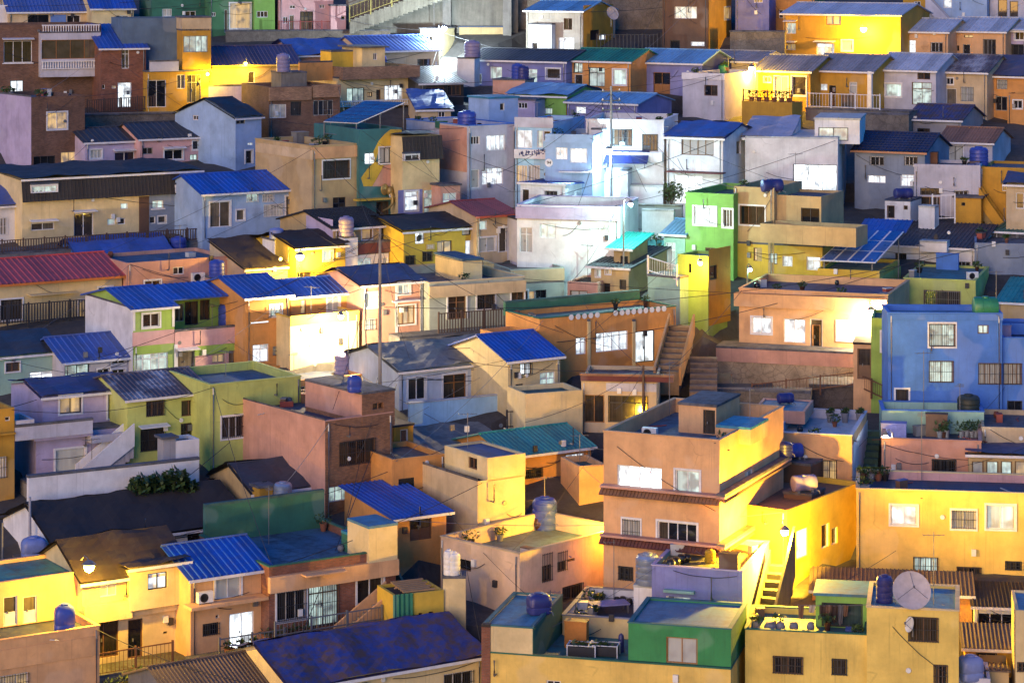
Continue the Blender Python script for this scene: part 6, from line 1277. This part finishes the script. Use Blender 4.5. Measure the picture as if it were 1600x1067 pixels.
# ------------------------------------------------------------ golden elephant head on the mural house
crop(400,240); h=hMur; u,z,k=h.hit_v(800,225,-.5); s=mpp(h.world(u,0,z)); rt=empty('elephant_sculpture',h.world(u,-.5,z),h.a,"golden elephant head sculpture hanging below the swirl mural",'sculpture'); gm=plain('gilt',(.3,.2,.06),.45,.3)
def blob(m,c,r,n=14):
    b0=len(m.v); k=9
    for i in range(k+1):
        p=math.pi*i/k
        for j in range(n): t=2*math.pi*j/n; m.v.append((c[0]+r[0]*math.sin(p)*math.cos(t),c[1]+r[1]*math.sin(p)*math.sin(t),c[2]+r[2]*math.cos(p)))
    for i in range(k):
        for j in range(n): a=b0+i*n+j; e=b0+i*n+(j+1)%n; m.f.append((a,e,e+n,a+n))
m=MB(); blob(m,(0,0,0),(22*s,18*s,30*s)); m.build('head',gm,rt,True)
for sx in (-1,1): m=MB(); blob(m,(sx*34*s,6*s,12*s),(27*s,7*s,34*s)); m.build('ear',gm,rt,True)
m=MB(); pts=[(0,-14*s,-10*s),(4*s,-24*s,-40*s),(0,-26*s,-70*s),(-22*s,-24*s,-95*s),(-60*s,-20*s,-112*s)]
for i in range(len(pts)-1): m.tube([pts[i],pts[i+1]],(13-2.4*i)*s,8)
m.build('trunk',gm,rt,True)
for sx in (-1,1): m=MB(); m.tube([(sx*12*s,-12*s,-18*s),(sx*15*s,-28*s,-34*s)],3*s,6); m.build('tusk',FR['w'],rt,True)
# ------------------------------------------------------------ small greenery
def bush(P,r,label,group,n=90,mi=0):
    rt=empty('bush',P,0,label,'bush',group); foliage(rt,(0,0,0),r,r*1.5,n,LEAFM[mi],'crown',.13+r*.06); b=MB()
    for k in range(3): b.tube([(0,0,-.3),(.3*r*math.cos(k*2.1),.3*r*math.sin(k*2.1),r*.6)],.03,5)
    b.build('stem',WOOD,rt)
crop(0,787); h=hLamp
for i in range(8): bush(h.world(.4+i*.75,-2.7-.2*(i%2),-.75),.45+.15*(i%3),"low bush in the planting strip below the lamp lit yellow house",'bushes below the lamp lit house',60,i%2)
h.blk_(-.3,h.Wd+.3,-3.3,-1.92,-3,-.8,'conc',('s','brown',0),'','planting_strip')
crop(900,260,240/1164)
for i,(x,y) in enumerate(((690,240),(740,230),(790,245),(720,270))): bush(LP(hAwn,(cx(x)-800)/.2625,(cy(y))/.2625,1.2) if 0 else gpt(x,y,depth(cy(300))-1),.8,"pale bush in the glare beside the red awning shop",'bushes by the red awning shop',90,1)
crop(400,240)
for x,y in ((540,895),(565,905),(590,900)): P=hGlare.on(x,y,0); pot(P,.45,.4,"leafy pot on the balcony above the glaring wall",1,2.0,group='pots above the glaring wall')
# ------------------------------------------------------------ odds and ends left on the flat roofs
rk=random.Random(21); JM=[plain('junk_blue',(.06,.1,.3),.5),plain('junk_grey',(.2,.2,.21),.7),plain('junk_brown',(.14,.08,.05),.8),plain('junk_white',(.5,.5,.48),.6),plain('junk_red',(.3,.06,.04),.6)]
def junk(h,nm,n=6,di=0):
    u0,u1,v0,v1,z=h.decks[di]
    if u1-u0<1.2 or v1-v0<1.2: return
    for i in range(n):
        u=rk.choice((rk.uniform(u0+.4,u1-.4),rk.choice((u0+.5,u1-.5)))); v=rk.uniform(v0+.45,v1-.4); P=h.world(u,v,z); k=rk.random()
        if k<.4: pot(P,rk.uniform(.28,.5),rk.uniform(.3,.5),"small pot left on "+nm,rk.randrange(4),rk.choice((0,1.1,1.5)),group='pots on '+nm)
        elif k<.75:
            rt=empty('box',P,rk.uniform(0,3),"small box left on "+nm,'box','boxes on '+nm); b=MB(); w,d,hh=rk.uniform(.3,.8),rk.uniform(.25,.5),rk.uniform(.25,.6); b.box(-w/2,w/2,-d/2,d/2,0,hh); b.build('body',rk.choice(JM),rt); b=MB(); b.box(-w/2-.02,w/2+.02,-d/2-.02,d/2+.02,hh+.002,hh+.05); b.build('lid',rk.choice(JM),rt)
        else:
            b=MB(); L=rk.uniform(1,2.4); b.tube([(-L/2,0,.04),(0,.1,.05),(L/2,-.05,.04)],.03,5); o=b.build('pipe_length',rk.choice(JM),None); o.location=P; o.rotation_euler=(0,0,rk.uniform(0,3)); tag(o,"length of pipe lying on "+nm,'pipe','pipes on '+nm)
for h,nm,n in ((hTan,'the tan flat roof with solar pergola',8),(hLil,'the blue terrace of the lilac house',8),(hSage,'the sage green house roof',8),(hDisc,'the long green roof with white discs',5),(hBig,'the big orange block terrace',8),(hPb,'the white terrace of the pinkish block',4),(hPk,'the pink flat roof',6),(hYR,'the long yellow building roof',8),(hCor,'the cream corner building terrace',6),(hGreenRoof,'the green flat roof of the brick house',5),(hPat,'the green patio floor',7),(hTer,'the cream terrace floor',5),(hVi,'the olive terrace',5),(hBrk,'the brown brick tower terrace',7),(hPeach,'the long peach house roof',9),(hTanG,'the tan terrace house roof',5),(hTG,'the teal grey concrete roof',6),(hBL,'the peach corner roof',4),(hNum,'the number 94 house roof',6),(hSky,'the light blue house roof',4),(hPale,'the pale block roof',4),(hWhite,'the bright white house roof',5),(hGate,'the white gate house terrace',5),(hTq,'the turquoise terrace',5),(hBrickA,'the dark brick block roof',8),(hSalmon,'the salmon house roof',3),(hCt,'the cream terrace house roof',5),(hLG,'the lime green house roof',3),(hCream,'the ledge of the wide cream house',1)): junk(h,nm,n)
junk(hDish,'the laundry terrace floor',7,1)
# ============================================================ downpipes, meter boxes, wall cables and pots that the dense village carries everywhere
rd = random.Random(11); PIPE = [plain('white_pipe', (.55,.55,.53), .5), plain('grey_pipe', (.22,.22,.23), .6)]
for h in House.all:
    if h.root.get('category') != 'house' or h.Wd < 3: continue
    zt = h.H-.05
    for u in ([.18] if rd.random() < .55 else []) + ([h.Wd-.2] if rd.random() < .5 else []):
        b = MB(); b.tube([(u,-.07,zt-.1),(u,-.09,zt-.5),(u,-.09,-.6)], .045, 6); b.build('downpipe', rd.choice(PIPE), h.root, True)
    for _ in range(rd.choice((0,1,1,2))):
        u = rd.uniform(.5, h.Wd-.5); z = rd.uniform(.9, 2.1); b = MB(); b.box(u-.13, u+.13, -.16, -.002, z, z+.36); b.build('meter_box', rd.choice((STEEL, WHITE, DARK)), h.root)
    for _ in range(rd.choice((1,1,2,3))):
        u0, u1 = sorted((rd.uniform(.1, h.Wd-.1), rd.uniform(.1, h.Wd-.1))); z0, z1 = rd.uniform(zt*.4, zt), rd.uniform(zt*.4, zt); n = 8; b = MB()
        if u1-u0 < 1: continue
        b.tube([(u0+(u1-u0)*i/n, -.07, z0+(z1-z0)*i/n-.9*rd.uniform(.8,1)*(i/n)*(1-i/n)) for i in range(n+1)], .016, 4); b.build('wall_cable', DARK, h.root)

    # flue pipes, wall vents, hooks for washing, weights on the roof
    if rd.random() < .55:
        u = rd.uniform(.6, h.Wd-.6); z = rd.uniform(1.6, max(1.8, zt-.6)); b = MB(); b.tube([(u,0,z),(u,-.3,z),(u,-.32,z+.08),(u,-.32,z+rd.uniform(.5,1.3))], .05, 6); b.build('flue_pipe', STEEL, h.root, True)
    if rd.random() < .6:
        u = rd.uniform(.5, h.Wd-.5); z = rd.uniform(1.8, max(2, zt-.3)); b = MB(); b.lathe([(.12,-.08),(.14,-.03),(.05,0)], 10, (u,0,z), 'y'); b.build('wall_vent', rd.choice((WHITE, STEEL)), h.root)
import re as _re
na = 0
for h in House.all:
    if h.root.get('category') != 'house' or not h.decks or na > 26 or rd.random() < .35: continue
    u0, u1, v0, v1, z = h.decks[-1]
    if u1-u0 < 1.5 or v1-v0 < 1.5: continue
    short = _re.split(r' (?:with|under|at|beside|behind|right|left|between|below|over|in front|carrying|lit|above|joined|glowing) ', h.label)[0]
    antenna(h.world(rd.uniform(u0+.4,u1-.4), rd.uniform(v0+.6,v1-.4), z), rd.uniform(1.4,2.6), 'thin roof aerial standing on the '+' '.join(short.split()[:10]), rd.uniform(0,3))['group'] = 'aerials on the roofs'; na += 1

hs_ = [h for h in House.all if h.root.get('category') == 'house']; nw = 0
for h in hs_:
    if nw > 70: break
    A = h.world(rd.choice((.2, h.Wd-.2)), -.1, h.H-.1)
    near = [g for g in hs_ if g is not h and 5 < (g.P0-h.P0).length < 22 and abs(g.P0.x-h.P0.x) > 3]
    if not near or rd.random() < .3: continue
    g = rd.choice(near); wire(A, g.world(rd.choice((.2, g.Wd-.2)), -.1, g.H-.1), rd.uniform(.2,.7), "slack service cable running between two neighbouring house fronts", rd.choice((.012,.016,.02)), rd.choice((DARK, DARK, STEEL)), 'service cables between neighbouring houses'); nw += 1
# ============================================================ ground: one sloping sheet, cut into level terraces where the houses stand
g = MB(); nx, ny = 230, 250; rnd = random.Random(3)
xs = [-150+300*i/nx for i in range(nx+1)]; ys = [60+400*(j/ny)**1.35 for j in range(ny+1)]
pads = []
for h in House.all:
    if h.D < 2.4: continue
    pads.append((h, math.hypot(h.Wd, h.D)+6))
for y in ys:
    for x in xs:
        z = ground_z(y) if y < 290 else ground_z(290)+(y-290)*.34
        z -= .45
        p2 = V((x, y, 0))
        for h, r in pads:
            dx, dy = x-h.P0.x, y-h.P0.y
            if dx*dx+dy*dy > r*r: continue
            c, s_ = math.cos(h.a), math.sin(h.a); u, v = dx*c+dy*s_, -dx*s_+dy*c
            if -2.2 < u < h.Wd+2.2 and -3.2 < v < h.D*.6: z = min(z, h.P0.z-.1)
        g.v.append((x, y, z+rnd.uniform(-.05,.05)))
for j in range(ny):
    for i in range(nx): a = j*(nx+1)+i; g.f.append((a, a+1, a+nx+2, a+nx+1))
tag(g.build('ground', concrete((.07,.065,.062))), kind='structure')
